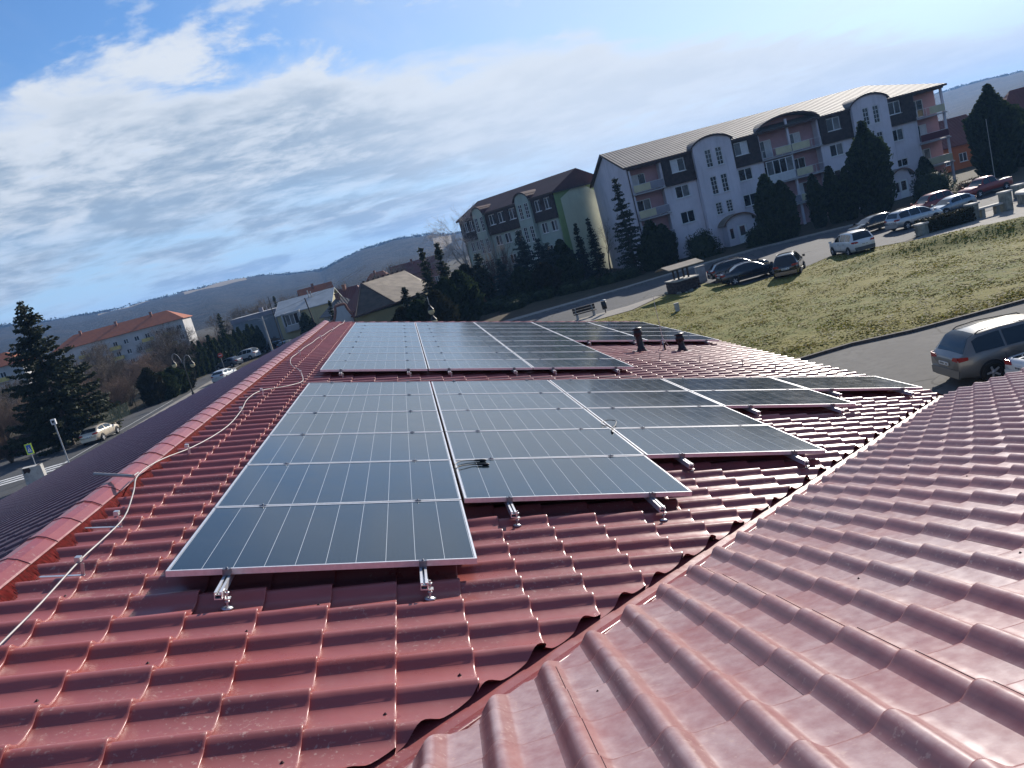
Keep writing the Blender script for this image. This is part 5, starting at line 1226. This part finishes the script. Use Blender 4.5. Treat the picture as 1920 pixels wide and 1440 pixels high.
def car(kind, name, label, x, y, az, L, Wd, mat, lower=None, rails=False, group=None, plate=None, spokes=5, wr=.335, z=0.012):
    t = thing(name, label, 'car', (x, y, z), pi/2-R(az), group)
    P = BODY[kind]; hw0 = Wd/2; cx = lambda f: (f-.5)*L
    def hw(f): return hw0*(1-.17*max(0, (.12-f)/.12)**2-.20*max(0, (f-.86)/.14)**2)
    def ring(f, zt, zb):
        h = hw(f); gh = max(0, zt-zb); xx = cx(f); tu = h*.985-min(.30, gh*.42)
        zs = .24 if .08 < f < .9 else .30
        return [(xx, 0, zs), (xx, h*.82, zs), (xx, h*.965, zs+.07), (xx, h, .55), (xx, h*.985, zb-.03), (xx, h*.965, zb), (xx, tu if gh > .06 else h*.93, zt-.07 if gh > .12 else zt-.004), (xx, tu-.09 if gh > .06 else h*.80, zt-.012), (xx, (tu-.09)*.5, zt+.008), (xx, 0, zt+.014)]
    rings = [ring(*p) for p in P]; n = len(rings[0]); m = MB()
    V = []; 
    for r in rings: V += r + [(a, -b, c) for (a, b, c) in r[1:-1]][::-1]
    k = 2*n-2; F = [(i*k+j, i*k+(j+1) % k, (i+1)*k+(j+1) % k, (i+1)*k+j) for i in range(len(rings)-1) for j in range(k)]
    F += [tuple(range(k))[::-1], tuple((len(rings)-1)*k+j for j in range(k))]
    m.add(V, [f[::-1] for f in F], 0, True); body = m.obj('body', mat, t)
    # glass houses
    idx = [i for i, p in enumerate(P) if p[1]-p[2] > .25]; i0, i1 = idx[0], idx[-1]
    def sp(i, f, s, off=.008):  # point on the side between belt (0) and roof (1)
        a = Vector(rings[i][5]); b = Vector(rings[i][6]); p = a.lerp(b, s); return Vector((p.x, (p.y+off)*f, p.z+.0))
    nside = 3 if kind in ('suv', 'wagon', 'mpv') else 2
    span = list(range(i0, i1+1))
    for f in (1, -1):
        xa, xb = rings[i0][5][0], rings[i1][5][0]+.10*L*.3
        segs = nside; 
        for q in range(segs):
            lo, hi = xa+(xb-xa)*(q/segs)+.035, xa+(xb-xa)*((q+1)/segs)-.035
            xs = [lo+(hi-lo)*s/4 for s in range(5)]; top, bot = [], []
            for xx in xs:
                j = max(0, min(len(P)-2, next((i for i in range(len(P)-1) if rings[i+1][5][0] >= xx), len(P)-2)))
                u = (xx-rings[j][5][0])/(rings[j+1][5][0]-rings[j][5][0])
                lo_, hi_ = Vector(rings[j][5]).lerp(Vector(rings[j+1][5]), u), Vector(rings[j][6]).lerp(Vector(rings[j+1][6]), u)
                bot.append(lo_.lerp(hi_, .06)); top.append(lo_.lerp(hi_, .94))
            g = MB(); g.add([(p.x, (p.y+.007)*f, p.z) for p in bot]+[(p.x, (p.y+.007)*f, p.z) for p in top], [((i, i+1, 6+i, 5+i) if f < 0 else (5+i, 6+i, i+1, i)) for i in range(4)], 0, True)
            g.obj('side_window', M_CARGL, t)
    def screen(ia, ib, nm):
        A_, B_ = rings[ia], rings[ib]; g = MB()
        lo, hi = min(ia, ib), max(ia, ib); rows = []
        for i in range(lo, hi+1):
            zt = rings[i][7]; rows.append((zt[0], rings[i][7][1]*.97, rings[i][7][2]))
        d = -1 if nm == 'rear_window' else 1
        V = []; 
        for (xx, yy, zz) in rows: V += [(xx+.007*d, -yy, zz+.010), (xx+.009*d, 0, zz+.030), (xx+.007*d, yy, zz+.010)]
        g.add(V, [f for i in range(len(rows)-1) for f in ((i*3, i*3+3, i*3+4, i*3+1), (i*3+1, i*3+4, i*3+5, i*3+2))], 0, True); return g.obj(nm, M_CARGL, t)
    # rear and front screens follow the sloping stations
    ridx = [i for i, p in enumerate(P) if p[1] > P[i][2]+.06]
    peak = max(range(len(P)), key=lambda i: P[i][1])
    fr = [i for i in range(peak, len(P)) if P[i][1] < P[peak][1]-.05 and P[i][0] < .82]; fr = [i for i in fr if P[i][1]-P[i][2] > .02]
    screen(fr[0], fr[-1], 'windscreen')
    rr_ = [i for i in range(0, peak) if P[i][1]-P[i][2] > .03 and P[i][1] < P[peak][1]-.04]
    if len(rr_) > 1: screen(rr_[0], rr_[-1], 'rear_window')
    # wheels
    for fx in (.19, .805):
        for f in (1, -1):
            yy = (hw(fx)-.055)*f; w = link('wheel', None, t); w.location = (cx(fx), yy, wr); w.rotation_euler = (0, 0, 0 if f > 0 else pi)
            g = MB(); g.lathe([(wr*.62, -.10), (wr*.93, -.11), (wr, -.07), (wr, .07), (wr*.93, .115), (wr*.64, .112), (wr*.62, .09)], 22, M=Matrix.Rotation(-pi/2, 4, 'X')); g.obj('tyre', M_TYRE, w)
            g = MB(); g.lathe([(wr*.66, .10), (wr*.60, .095), (wr*.58, .04), (0, .03)], 22, mi=1, M=Matrix.Rotation(-pi/2, 4, 'X'))
            for s in range(spokes):
                a = 2*pi*s/spokes; c_, s_ = cos(a), sin(a)
                g.prism([(c_*wr*.10-s_*.035, .06, s_*wr*.10+c_*.035), (c_*wr*.60-s_*.028, .085, s_*wr*.60+c_*.028), (c_*wr*.60+s_*.028, .085, s_*wr*.60-c_*.028), (c_*wr*.10+s_*.035, .06, s_*wr*.10-c_*.035)], (0, .02, 0))
            g.lathe([(0, .105), (.05, .10), (.06, .08)], 10, M=Matrix.Rotation(-pi/2, 4, 'X')); g.obj('rim', [M_RIM, M_TRIMB], w)
            g = MB(); n_ = 14; ra = wr*1.17
            pts = [(cx(fx)+ra*cos(s), (hw(fx)+.004)*f, wr+ra*sin(s)) for s in [-.35+(pi+.7)*k/n_ for k in range(n_+1)]]
            pts = [(p[0], p[1], max(p[2], .24)) for p in pts]
            g.add(pts, [tuple(range(len(pts))) if f < 0 else tuple(range(len(pts)))[::-1]]); g.obj('wheel_arch', M_TRIMB, t)
    # trims and lights
    lw = lower or M_TRIMB
    for f in (1, -1): g = MB(); g.beam((cx(.27), hw0*.985*f, .33), (cx(.73), hw0*.985*f, .33), .04, .14); g.obj('sill_trim', lw, t)
    zr = P[1][1]
    g = MB(); g.prism([(cx(0)-.035, -hw0*.80, .34), (cx(0)-.035, hw0*.80, .34), (cx(0)-.02, hw0*.84, .60), (cx(0)-.02, -hw0*.84, .60)], (.05, 0, 0)); g.obj('rear_bumper', lower or mat, t)
    g = MB(); g.prism([(cx(1)+.0, -hw0*.76, .30), (cx(1)+.0, hw0*.76, .30), (cx(1)+.015, hw0*.78, .52), (cx(1)+.015, -hw0*.78, .52)], (-.05, 0, 0)); g.obj('front_bumper', lower or M_TRIMB, t)
    for f in (1, -1):
        g = MB(); zz = zr-.16
        g.prism([(cx(.002)-.012, hw0*.46*f, zz+.05), (cx(.002)-.012, hw0*.80*f, zz+.03), (cx(.002)-.012, hw0*.80*f, zz+.19), (cx(.002)-.012, hw0*.56*f, zz+.17)], (.03, 0, 0))
        g.prism([(cx(.004), hw(.004)*f*1.004, zz+.03), (cx(.055), (hw(.055)+.006)*f, zz+.07), (cx(.055), (hw(.055)+.006)*f, zz+.17), (cx(.004), hw(.004)*f*1.004, zz+.19)], (0, -.03*f, 0)); g.obj('tail_light', M_TAIL, t)
        g = MB(); zz = P[-2][1]-.17
        g.prism([(cx(.985), hw0*.50*f, zz), (cx(.985), hw0*.74*f, zz+.02), (cx(.955), hw0*.80*f, zz+.14), (cx(.97), hw0*.50*f, zz+.12)], (.03, 0, 0)); g.obj('headlight', M_HEAD, t)
        i = fr[-1]; g = MB(); q = Vector(rings[i][5]); g.box(q.x-.09, q.x+.06, q.y*f-.0+(.04 if f > 0 else -.22), q.y*f+(.22 if f > 0 else -.04), q.z+.02, q.z+.17); g.obj('mirror', mat, t)
        for fx in (.34, .545): g = MB(); g.box(cx(fx)-.10, cx(fx)+.10, (hw0+.002)*f-.012, (hw0+.002)*f+.012, .86, .89); g.obj('door_handle', mat if lower is None else M_TRIMB, t)
        for fx in (.285, .475, .665): g = MB(); g.prism([(cx(fx)-.006, hw0*.98*f, .34), (cx(fx)+.006, hw0*.98*f, .34), (cx(fx)+.006, (hw0+.003)*f, .56), (cx(fx)+.006, (hw0*.985+.003)*f, .9), (cx(fx)-.006, (hw0*.985+.003)*f, .9), (cx(fx)-.006, (hw0+.003)*f, .56)], (0, .002*f, 0)); g.obj('door_seam', M_TRIMB, t)
        if rails:
            ia, ib = [i for i, p in enumerate(P) if p[1] > P[peak][1]-.13][0], [i for i, p in enumerate(P) if p[1] > P[peak][1]-.13][-1]
            pa, pb = Vector(rings[ia][7]), Vector(rings[ib][7]); pm = Vector(rings[peak][7])
            g = MB(); g.tube([(pa.x, pa.y*f, pa.z), (pa.x+.12, pa.y*f, pa.z+.07), (pm.x, pm.y*f, pm.z+.075), (pb.x-.12, pb.y*f, pb.z+.07), (pb.x, pb.y*f, pb.z)], .02, 6); g.obj('roof_rail', M_TRIMB, t)
    g = MB(); pz = zr-.30 if kind in ('suv', 'mpv', 'hatch', 'wagon') else zr-.22
    g.box(cx(0)-.028-.014, cx(0)-.012, -.26, .26, pz, pz+.115); pl = g.obj('number_plate', M_PLATE, t)
    g = MB(); rg = random.Random(int(x*7))
    for q in range(7):
        if q == 2: continue
        g.box(cx(0)-.045, cx(0)-.0425, -.21+q*.062, -.17+q*.062, pz+.03, pz+.085)
    g.obj('plate_print', M_INK, pl)
    if kind in ('suv', 'hatch', 'wagon', 'mpv'):
        g = MB(); q = Vector(P and (cx(P[3][0])-.0, 0, P[3][1]-.16)); g.beam((q.x-.12, -.02, q.z-.22), (q.x-.09, -.30, q.z-.16), .02, .02); g.obj('rear_wiper', M_TRIMB, t)
    if kind == 'pickup':
        g = MB(); g.box(cx(.02), cx(.35), -hw0*.8, hw0*.8, 1.062, 1.08); g.obj('bed_cover', M_TRIMB, t)
    return t
P_GREY = paint('grey_beige_paint', (.165, .16, .15), .35, .3); P_WHITE = paint('white_paint', (.60, .60, .59), 0, .3); P_SILV = paint('silver_paint', (.42, .43, .44), .6, .3)
P_NAVY = paint('dark_navy_paint', (.010, .013, .022), 0, .2); P_BLK = paint('black_paint', (.008, .009, .010), 0, .2); P_RED = paint('dark_red_paint', (.20, .012, .012), .3); P_BLUE = paint('pale_blue_paint', (.20, .25, .30), .5)
P_BEIGE = paint('pale_beige_paint', (.55, .47, .36), .3); P_GB = paint('grey_blue_paint', (.13, .15, .18), .5); P_MUD = mk('grey_lower_cladding', (.07, .072, .075), .6)
car('suv', 'grey_suv', 'dusty grey family SUV with black roof rails on the parking place', 18.1, 23.1, 97, 4.9, 1.9, P_GREY, rails=True, wr=.36).scale = (1, 1, .94)
car('old', 'white_saloon', 'old white saloon partly hidden by the near roof slope', 18.3, 20.7, 93, 4.2, 1.68, P_WHITE)
car('wagon', 'dark_wagon', 'dark blue estate car parked nearest to the electric cabinet', 26.9, 65.0, 96, 4.8, 1.84, P_NAVY, rails=True)
car('sedan', 'dark_saloon', 'sleek dark saloon on the lawn edge before the estate car', 25.9, 60.5, 95, 4.9, 1.86, P_NAVY)
car('suv', 'black_suv', 'small black SUV with silver rails standing on the lawn edge', 27.45, 57.0, 33, 4.4, 1.8, P_BLK, rails=True)
car('suv', 'white_suv', 'white SUV with grey lower cladding parked on the verge', 33.75, 59.2, 6, 4.5, 1.86, P_WHITE, lower=P_MUD, rails=True)
car('mpv', 'silver_van', 'silver people carrier parked behind the white SUV', 43.0, 65.0, 85, 4.6, 1.83, P_SILV, rails=True)
car('hatch', 'black_hatchback', 'black hatchback behind the silver people carrier', 41.7, 69.2, -94, 4.2, 1.76, P_BLK)
car('hatch', 'blue_hatchback', 'pale blue hatchback behind the clipped hedge', 47.6, 66.6, -95, 4.1, 1.74, P_BLUE)
car('suv', 'red_car', 'dark red car parked behind the people carrier', 49.4, 71.8, -96, 4.3, 1.78, P_RED)
car('pickup', 'red_pickup', 'long dark red pickup beside the dome shaped bush', 56.4, 73.6, -98, 5.2, 1.86, P_RED)
car('hatch', 'beige_hatchback', 'pale beige hatchback driving along the left street', -29.75, 75.9, 8, 4.25, 1.77, P_BEIGE, z=.012)
car('hatch', 'grey_hatchback', 'grey blue hatchback behind the no entry sign', -28.2, 124.6, -62, 4.2, 1.76, P_GB)
car('suv', 'white_crossover', 'white crossover parked beside the thuja row', -26.6, 130.5, -62, 4.4, 1.82, P_WHITE)
car('hatch', 'white_hatchback', 'white hatchback half hidden by the west roof slope', -24.3, 103.5, 14, 4.2, 1.76, P_WHITE)
car('wagon', 'dark_estate', 'dark estate car before the grey flat roofed house', -22.9, 136.0, -60, 4.6, 1.8, P_NAVY)
car('hatch', 'dark_hatchback', 'dark hatchback near the foot of the slanting lamp post', -19.8, 130.0, 30, 4.2, 1.76, P_BLK)
car('hatch', 'blue_car', 'dark blue car in the shade below the conifers', 4.9, 98.6, 70, 4.2, 1.76, P_GB)
# ================================================================ street furniture and small things
M_LAMPG = mk('cream_lamp_glass', (.62, .52, .30), .35, spec=.5, nscale=3, namt=.08)
M_LAMPB = mk('black_iron', (.022, .024, .026), .5, metal=.4)
M_CONC = mk('weathered_concrete', (.34, .33, .31), .9, nscale=2, namt=.18, bump=.15)
M_WOODB = mk('brown_bench_wood', (.034, .024, .019), .75, nscale=6, namt=.25)
M_STONE = mk('green_grey_stone', (.20, .205, .175), .9, nscale=2.5, namt=.3, bump=.4)
M_STONEL = mk('pale_stone', (.42, .40, .36), .85, nscale=2, namt=.15)
M_DBRICK = mk('dark_well_stone', (.045, .035, .034), .9, nscale=5, namt=.4, bump=.4)
M_SIGNY = mk('sign_yellow_green', (.55, .72, .06), .5); M_SIGNB = mk('sign_blue', (.03, .10, .40), .5); M_SIGNW = mk('sign_white', (.7, .7, .7), .5); M_SIGNR = mk('sign_red', (.50, .05, .035), .5)
M_GFENCE = mk('green_fence_steel', (.018, .05, .028), .6)
M_POLE = mk('grey_lamp_post', (.33, .34, .35), .6, nscale=3, namt=.1); M_CPOLE = mk('concrete_pole', (.40, .38, .35), .9, nscale=2, namt=.15)

def lantern(par, p, s=1.0):
    m = MB(); m.lathe([(.03, .62), (.06, .50), (.10, .40), (.27, .16), (.29, .12), (.27, .10)], 14, p); h = m.obj('lamp_shade', M_LAMPB, par)
    m = MB(); m.lathe([(.25, .11), (.27, .0), (.24, -.14), (.14, -.25), (0, -.29)], 14, p); m.obj('lamp_glass', M_LAMPG, par)
def twin_lamp(label, x, y, H, arms, rz=0):
    t = thing('street_lamp', label, 'street lamp', (x, y, 0), rz)
    m = MB(); m.lathe([(.16, 0), (.16, .3), (.09, .45), (.07, 1.2), (.055, H-.6), (.05, H)], 10); m.obj('post', M_LAMPB, t)
    for (dx, dz) in arms:
        s = 1 if dx > 0 else -1; top = H+dz
        m = MB(); m.tube([(0, 0, top-1.5), (.10*s, 0, top-.75), (dx*.35, 0, top-.1), (dx*.62, 0, top+.12), (dx*.88, 0, top-.02), (dx, 0, top-.35), (dx, 0, top-.55)], .028, 7); m.obj('arm', M_POLE, t)
        lantern(t, (dx, 0, top-1.15))
    return t
twin_lamp('twin lantern street lamp on a black post beside the left street', -26.15, 94.6, 4.15, [(-.92, .85), (.92, .35)], R(8))
twin_lamp('twin lantern street lamp rising behind the far panels', 1.55, 68.0, 3.9, [(-.06, 1.0), (.10, .12)], R(80))
t = thing('speed_display', 'small white sign box on a slim grey post beside the left street', 'sign', (-28.15, 64.4, 0))
m = MB(); m.tube([(0, 0, -.05), (0, 0, 3.3)], .055, 8); m.obj('post', M_POLE, t)
m = MB(); m.box(-.17, .17, -.10, .06, 3.3, 3.72); b_ = m.obj('sign_box', M_SIGNW, t); m = MB(); m.box(-.10, .10, -.106, -.101, 3.44, 3.62); m.box(-.13, .13, -.105, -.1005, 3.37, 3.40); m.obj('display', M_BLACK, b_)
t = thing('crossing_sign', 'yellow green edged pedestrian crossing sign on a grey post', 'sign', (-32.0, 67.6, 0), R(-6))
m = MB(); m.tube([(0, 0, -.05), (0, 0, 2.2)], .035, 8); m.obj('post', M_POLE, t)
m = MB(); m.box(-.28, .28, -.04, -.02, 1.3, 2.15); bd = m.obj('sign_board', M_SIGNY, t)
m = MB(); m.box(-.19, .19, -.046, -.041, 1.39, 2.06); pb_ = m.obj('sign_panel', M_SIGNB, bd)
m = MB(); m.add([(-.16, -.05, 1.5), (.16, -.05, 1.5), (0, -.05, 1.95)], [(0, 1, 2)]); q_ = m.obj('triangle', M_SIGNW, bd)
m = MB(); m.lathe([(0, 0), (.035, 0)], 8, M=T((.0, -.056, 1.82)) @ Matrix.Rotation(pi/2, 4, 'X')); m.beam((0, -.055, 1.79), (.01, -.055, 1.68), .04, .004, up=(0, 1, 0)); m.beam((.01, -.055, 1.68), (.05, -.055, 1.53), .025, .004, up=(0, 1, 0)); m.beam((.0, -.055, 1.68), (-.05, -.055, 1.53), .025, .004, up=(0, 1, 0)); m.obj('walking_figure', M_INK, bd)
t = thing('no_entry_sign', 'round red no entry sign on a thin post', 'sign', (-28.3, 121.6, 0))
m = MB(); m.tube([(0, 0, -.05), (0, 0, 2.2)], .04, 8); m.obj('post', M_POLE, t)
m = MB(); m.lathe([(0, .02), (.34, .02), (.35, 0), (0, 0)], 20, M=T((0, -.05, 2.25)) @ Matrix.Rotation(pi/2, 4, 'X')); d_ = m.obj('disc', M_SIGNR, t); m = MB(); m.box(-.22, .22, -.078, -.072, 2.20, 2.30); m.obj('bar', M_SIGNW, d_)
t = thing('concrete_block', 'pale concrete planter block with a dark stain beside the crossing', 'planter', (-28.05, 58.7, 0), R(14))
m = MB(); m.prism([(-.62, -.45, -.05), (.62, -.45, -.05), (.58, -.42, 1.32), (-.58, -.42, 1.42)], (0, .9, 0)); m.obj('block', M_CONC, t)
m = MB(); m.add([(-.52, -.425, 1.40), (-.10, -.422, 1.37), (-.06, -.426, 1.18), (-.20, -.43, .98), (-.33, -.43, 1.1), (-.5, -.43, 1.02)], [(0, 5, 4, 3, 2, 1)]); m.obj('stain', M_DECK, t)
m = MB(); m.box(-.5, .5, -.35, .35, 1.32, 1.345); m.obj('soil', M_DECK, t)
# garden fence: posts and mesh panels
t = thing('garden_fence', 'green wire garden fence along the left street', 'fence', (-34.0, 80.5, 0))
f0, f1 = Vector((0, 0, 0)), Vector((2.0, 18, 0))
for k in range(10): p = f0.lerp(f1, k/9); m = MB(); m.tube([p, p+Vector((0, 0, 1.45))], .035, 6); m.obj('post', M_GFENCE, t)
for k in range(9):
    a, b = f0.lerp(f1, k/9), f0.lerp(f1, (k+1)/9); m = MB()
    for z in np.arange(.1, 1.41, .13): m.beam(a+Vector((0, 0, float(z))), b+Vector((0, 0, float(z))), .012, .014)
    for j in range(1, 18): p = a.lerp(b, j/18); m.beam(p+Vector((0, 0, .08)), p+Vector((0, 0, 1.42)), .010, .010)
    m.obj('mesh_panel', M_GFENCE, t)
t = thing('timber_fence', 'dark timber garden fence at the left edge', 'fence', (-43.5, 82.5, 0), R(6))
bm_ = MB(); bm_.box(0, .19, -.015, .015, .05, 1.75); bme = bm_.mesh('board', M_WOODB)
for k in range(38): link('board', bme, t, T((k*.205, 0, .03*math.sin(k*1.7))))
m = MB(); m.box(0, 7.8, .016, .06, .4, .5); m.box(0, 7.8, .016, .06, 1.35, 1.45); m.obj('rail', M_WOODB, t)
m = MB(); m.box(-.4, .2, -.5, .1, 0, 1.0); m.box(-.45, .25, -.55, .15, 1.0, 1.08); o = m.obj('waste_bin', mk('teal_plastic', (.01, .16, .13), .5)); o.location = (-42.6, 81.2, 0); tag(o, 'teal wheeled waste bin before the dark timber fence', 'bin')
t = thing('garden_wall', 'low grey wall with pillars at the garden entrance', 'wall', (-38.6, 84.6, 0), R(12))
m = MB(); m.box(0, 4.6, -.1, .1, 0, .55); m.obj('wall', M_CONC, t)
for k in range(3): m = MB(); m.box(k*2.2-.15, k*2.2+.15, -.17, .17, 0, 1.05); m.box(k*2.2-.2, k*2.2+.2, -.22, .22, 1.05, 1.12); m.obj('pillar', M_CONC, t)
# poles and wires near the yellow house
t = thing('utility_pole', 'pale concrete utility pole with lamp arm before the grey house', 'utility pole', (-21.7, 125.5, 0))
m = MB(); m.lathe([(.17, 0), (.12, 6.0)], 10); m.obj('pole', M_CPOLE, t); m = MB(); m.beam((-.7, 0, 5.5), (.7, 0, 5.5), .08, .08); m.obj('crossarm', M_POLE, t)
m = MB(); m.tube([(0, 0, 5.6), (-.7, 0, 5.95), (-1.5, 0, 6.0)], .04, 6); m.box(-2.0, -1.45, -.1, .1, 5.93, 6.03); m.obj('lamp_arm', M_POLE, t)
t = thing('lamp_post', 'thin dark lamp post before the grey house', 'lamp post', (-20.0, 126.0, 0)); m = MB(); m.tube([(0, 0, 0), (0, 0, 8.6)], [.09, .05], 8); m.obj('post', M_LAMPB, t)
t = thing('utility_pole', 'dark pole slanting before the pale yellow house', 'utility pole', (-14.4, 126, 0)); m = MB(); m.tube([(0, 0, 0), (-.5, 0, 7.0)], [.13, .09], 8); m.obj('pole', M_WOODB, t)
t = thing('chimney_pipes', 'pair of pale flue pipes on the yellow house roof', 'flue pipes', (-16.0, 141.5, 5.6))
for k in (0, 1): m = MB(); m.tube([(.45*k, 0, -.4), (.45*k, 0, 2.4-.3*k)], .09, 8); m.obj('pipe', M_CPOLE, t)
for k, (p, q, sag) in enumerate((((-21.7, 125.5, 6.0), (-4.0, 108, 9.2), .5), ((-14.9, 126, 6.8), (-4.0, 108, 9.0), .4), ((-21.2, 125.5, 5.6), (-14.9, 126, 6.4), .2))):
    P_, Q_ = Vector(p), Vector(q); m = MB(); m.tube([P_.lerp(Q_, s/8)-Vector((0, 0, sag*4*(s/8)*(1-s/8))) for s in range(9)], .018, 4); tag(m.obj('power_line', M_CPOLE), ['upper overhead line from the concrete pole toward the tan roof', 'lower overhead line from the slanting pole toward the tan roof', 'short overhead line between the two poles'][k], 'power line')
# bench, litter bin, marker on the lawn
t = thing('park_bench', 'brown park bench on concrete feet beside the lawn path', 'bench', (13.6, 65.5, .035), R(-4))
for k in range(4): m = MB(); m.box(-.95, .95, -.28+k*.14, -.17+k*.14, .42, .46); m.obj('seat_slat', M_WOODB, t)
for k in range(2): m = MB(); m.box(-.95, .95, .30+.03*k, .335+.03*k, .50+.22*k, .70+.22*k); m.obj('back_slat', M_WOODB, t)
for s in (-.7, .7): m = MB(); m.box(s-.07, s+.07, -.25, .28, 0, .42); m.box(s-.04, s+.04, .28, .36, .2, .92); m.obj('leg', M_CONC, t)
t = thing('litter_bin', 'dark litter bin on a post right of the bench', 'litter bin', (15.15, 64.9, .035))
m = MB(); m.tube([(0, .0, 0), (0, 0, .5)], .04, 6); m.obj('post', M_LAMPB, t); m = MB(); m.lathe([(.0, .32), (.20, .32), (.23, .95), (.2, .95)], 12); m.obj('bucket', M_LAMPB, t); m = MB(); m.lathe([(.24, 1.02), (.24, 1.07), (0, 1.12)], 12); m.obj('lid', M_POLE, t)
t = thing('marker_box', 'small pale marker box standing in the grass', 'marker', (17.6, 54.2, .1)); m = MB(); m.box(-.14, .14, -.1, .1, -.1, .55); m.obj('box', M_CONC, t); m = MB(); m.box(-.17, .17, -.13, .13, .55, .6); m.obj('cap', M_CONC, t)
# well with a little roof
t = thing('well_house', 'dark stone well with a pale slab under a flat shingled roof on posts', 'well', (21.9, 64.6, .05), R(8))
rngw = random.Random(2)
for j in range(4):
    for side in range(4):
        nb_ = 5
        for k in range(nb_):
            l = 2.0/nb_; m = MB(); x0 = -1.0+k*l+(l/2 if j % 2 else 0); x1 = min(1.0, x0+l-.03)
            if x0 > .98: continue
            d = rngw.uniform(0, .03); m.box(x0, x1, -1.0-d, -.8, .02+j*.24, .02+j*.24+.225, 0, RZ(side*pi/2)); m.obj('stone', M_DBRICK, t)
m = MB(); m.box(-.86, .86, -.86, .86, 0, .96); m.obj('shaft', M_DECK, t)
m = MB(); m.box(-1.06, 1.06, -1.06, 1.06, .985, 1.07); m.obj('slab', M_STONEL, t)
for sx in (-.45, .45):
    for sy in (-.4, .4): m = MB(); m.box(sx-.06, sx+.06, sy-.06, sy+.06, 1.07, 2.02); m.obj('post', M_WOODB, t)
m = MB(); m.prism([(-1.6, -1.3, 2.0), (1.6, -1.3, 2.0), (1.6, 0, 2.28), (-1.6, 0, 2.28)], (0, 0, .07)); m.prism([(-1.6, 1.3, 2.0), (-1.6, .003, 2.28), (1.6, .003, 2.28), (1.6, 1.3, 2.0)], (0, 0, .07)); m.obj('roof', M_TAN, t)
m = MB()
for k in range(14): a = rngw.uniform(0, 6.28); r_ = rngw.uniform(1.3, 1.9); s = rngw.uniform(.12, .25); m.lathe([(0, -.05), (s, 0), (s*.8, s*.7), (0, s)], 7, (r_*cos(a), r_*sin(a), 0))
o = m.obj('rubble', M_STONE, t); o['kind'] = 'stuff'
t = thing('electric_cabinet', 'pale grey electric cabinet right of the well', 'cabinet', (24.55, 67.3, .02), R(4)); m = MB(); m.box(-.38, .38, -.2, .2, -.02, 1.35); m.obj('cabinet_body', M_CONC, t); m = MB(); m.box(-.42, .42, -.24, .24, 1.35, 1.42); m.obj('lid', M_CONC, t); m = MB(); m.box(-.33, -.01, -.215, -.201, .1, 1.28); m.box(.01, .33, -.215, -.201, .1, 1.28); m.obj('door', M_POLE, t)
# fountain plaza
t = thing('fountain', 'round raised stone fountain basin on the plaza', 'fountain', (51.8, 58.6, .035))
m = MB(); m.lathe([(3.4, 0), (3.4, .75)], 28); m.obj('basin_wall', M_STONE, t)
m = MB(); m.lathe([(3.5, .75), (3.5, .9), (2.7, .9), (2.7, .45), (0, .45)], 28); m.obj('rim', M_STONEL, t)
m = MB(); m.lathe([(.5, .45), (.3, .8), (.25, 1.2), (.6, 1.35), (.55, 1.45), (0, 1.4)], 14); m.obj('pedestal', M_STONE, t)
def pillar(x, y, lab, h=1.15):
    t = thing('stone_pillar', lab, 'pillar', (x, y, .035), R(10), 'stone pillars around the plaza'); m = MB(); m.box(-.32, .32, -.32, .32, 0, h); m.obj('shaft', M_STONE, t); m = MB(); m.box(-.4, .4, -.4, .4, h, h+.12); m.obj('cap', M_STONEL, t)
pillar(38.9, 58.1, 'stone pillar at the left end of the clipped hedge', .8); pillar(43.6, 58.6, 'stone pillar between hedge and pale bench'); pillar(46.3, 58.4, 'stone pillar right of the pale bench', 1.4); pillar(52.3, 64.3, 'stone pillar behind the fountain', 1.0); pillar(49.2, 53.2, 'stone pillar before the fountain at the right edge', 1.1)
t = thing('stone_bench', 'pale stone bench slab between two plaza pillars', 'bench', (44.9, 58.5, .035), R(-4)); m = MB(); m.box(-1.0, 1.0, -.3, .3, .62, .76); m.obj('seat', M_STONEL, t)
for s in (-.6, .6): m = MB(); m.box(s-.14, s+.14, -.22, .22, 0, .62); m.obj('leg', M_STONE, t)
t = thing('clipped_hedge', 'clipped green hedge before the pale blue hatchback', 'hedge', (41.2, 58.6, 0), R(-3)); rsH = np.random.RandomState(3); nH = 5200
C_ = np.stack([rsH.uniform(-2.0, 2.0, nH), rsH.uniform(-.75, .75, nH), rsH.uniform(.05, 1.05, nH)], 1); k_ = rsH.randint(0, 3, nH); C_[k_ == 0, 2] = 1.0+rsH.normal(0, .05, (k_ == 0).sum()); C_[k_ == 1, 1] = np.sign(C_[k_ == 1, 1])*.75+rsH.normal(0, .05, (k_ == 1).sum())
link('foliage', card_mesh('foliage', quads_np(C_, rsH.normal(0, 1, (nH, 3)), rsH.uniform(.03, .06, nH), rsH.uniform(.05, .10, nH), rsH), M_THUJAB), t); m = MB(); m.box(-1.92, 1.92, -.66, .66, 0, .93); m.obj('inner_growth', M_THUJA, t)
t = thing('flag_pole', 'thin pale pole before the very dark conifer', 'pole', (67.3, 86.0, 0)); m = MB(); m.tube([(0, 0, 0), (0, 0, 6.8)], [.05, .03], 6); m.obj('pole', M_CPOLE, t)

# air between here and the hills
mat = bpy.data.materials.new('haze_air'); mat.use_nodes = True; h_ = NT(mat.node_tree); h_.n.clear()
v_ = h_('ShaderNodeVolumePrincipled', {'Color': (.26, .52, 1, 1), 'Density': .00018, 'Anisotropy': .2}); hout = h_('ShaderNodeOutputMaterial'); h_.l.new(v_.outputs[0], hout.inputs['Volume'])
mb = MB(); mb.box(-4600, 4600, -4600, 4600, -8, 190); o = mb.obj('haze', mat); struct(o, 'stuff'); o['label'] = 'thin blue air haze'
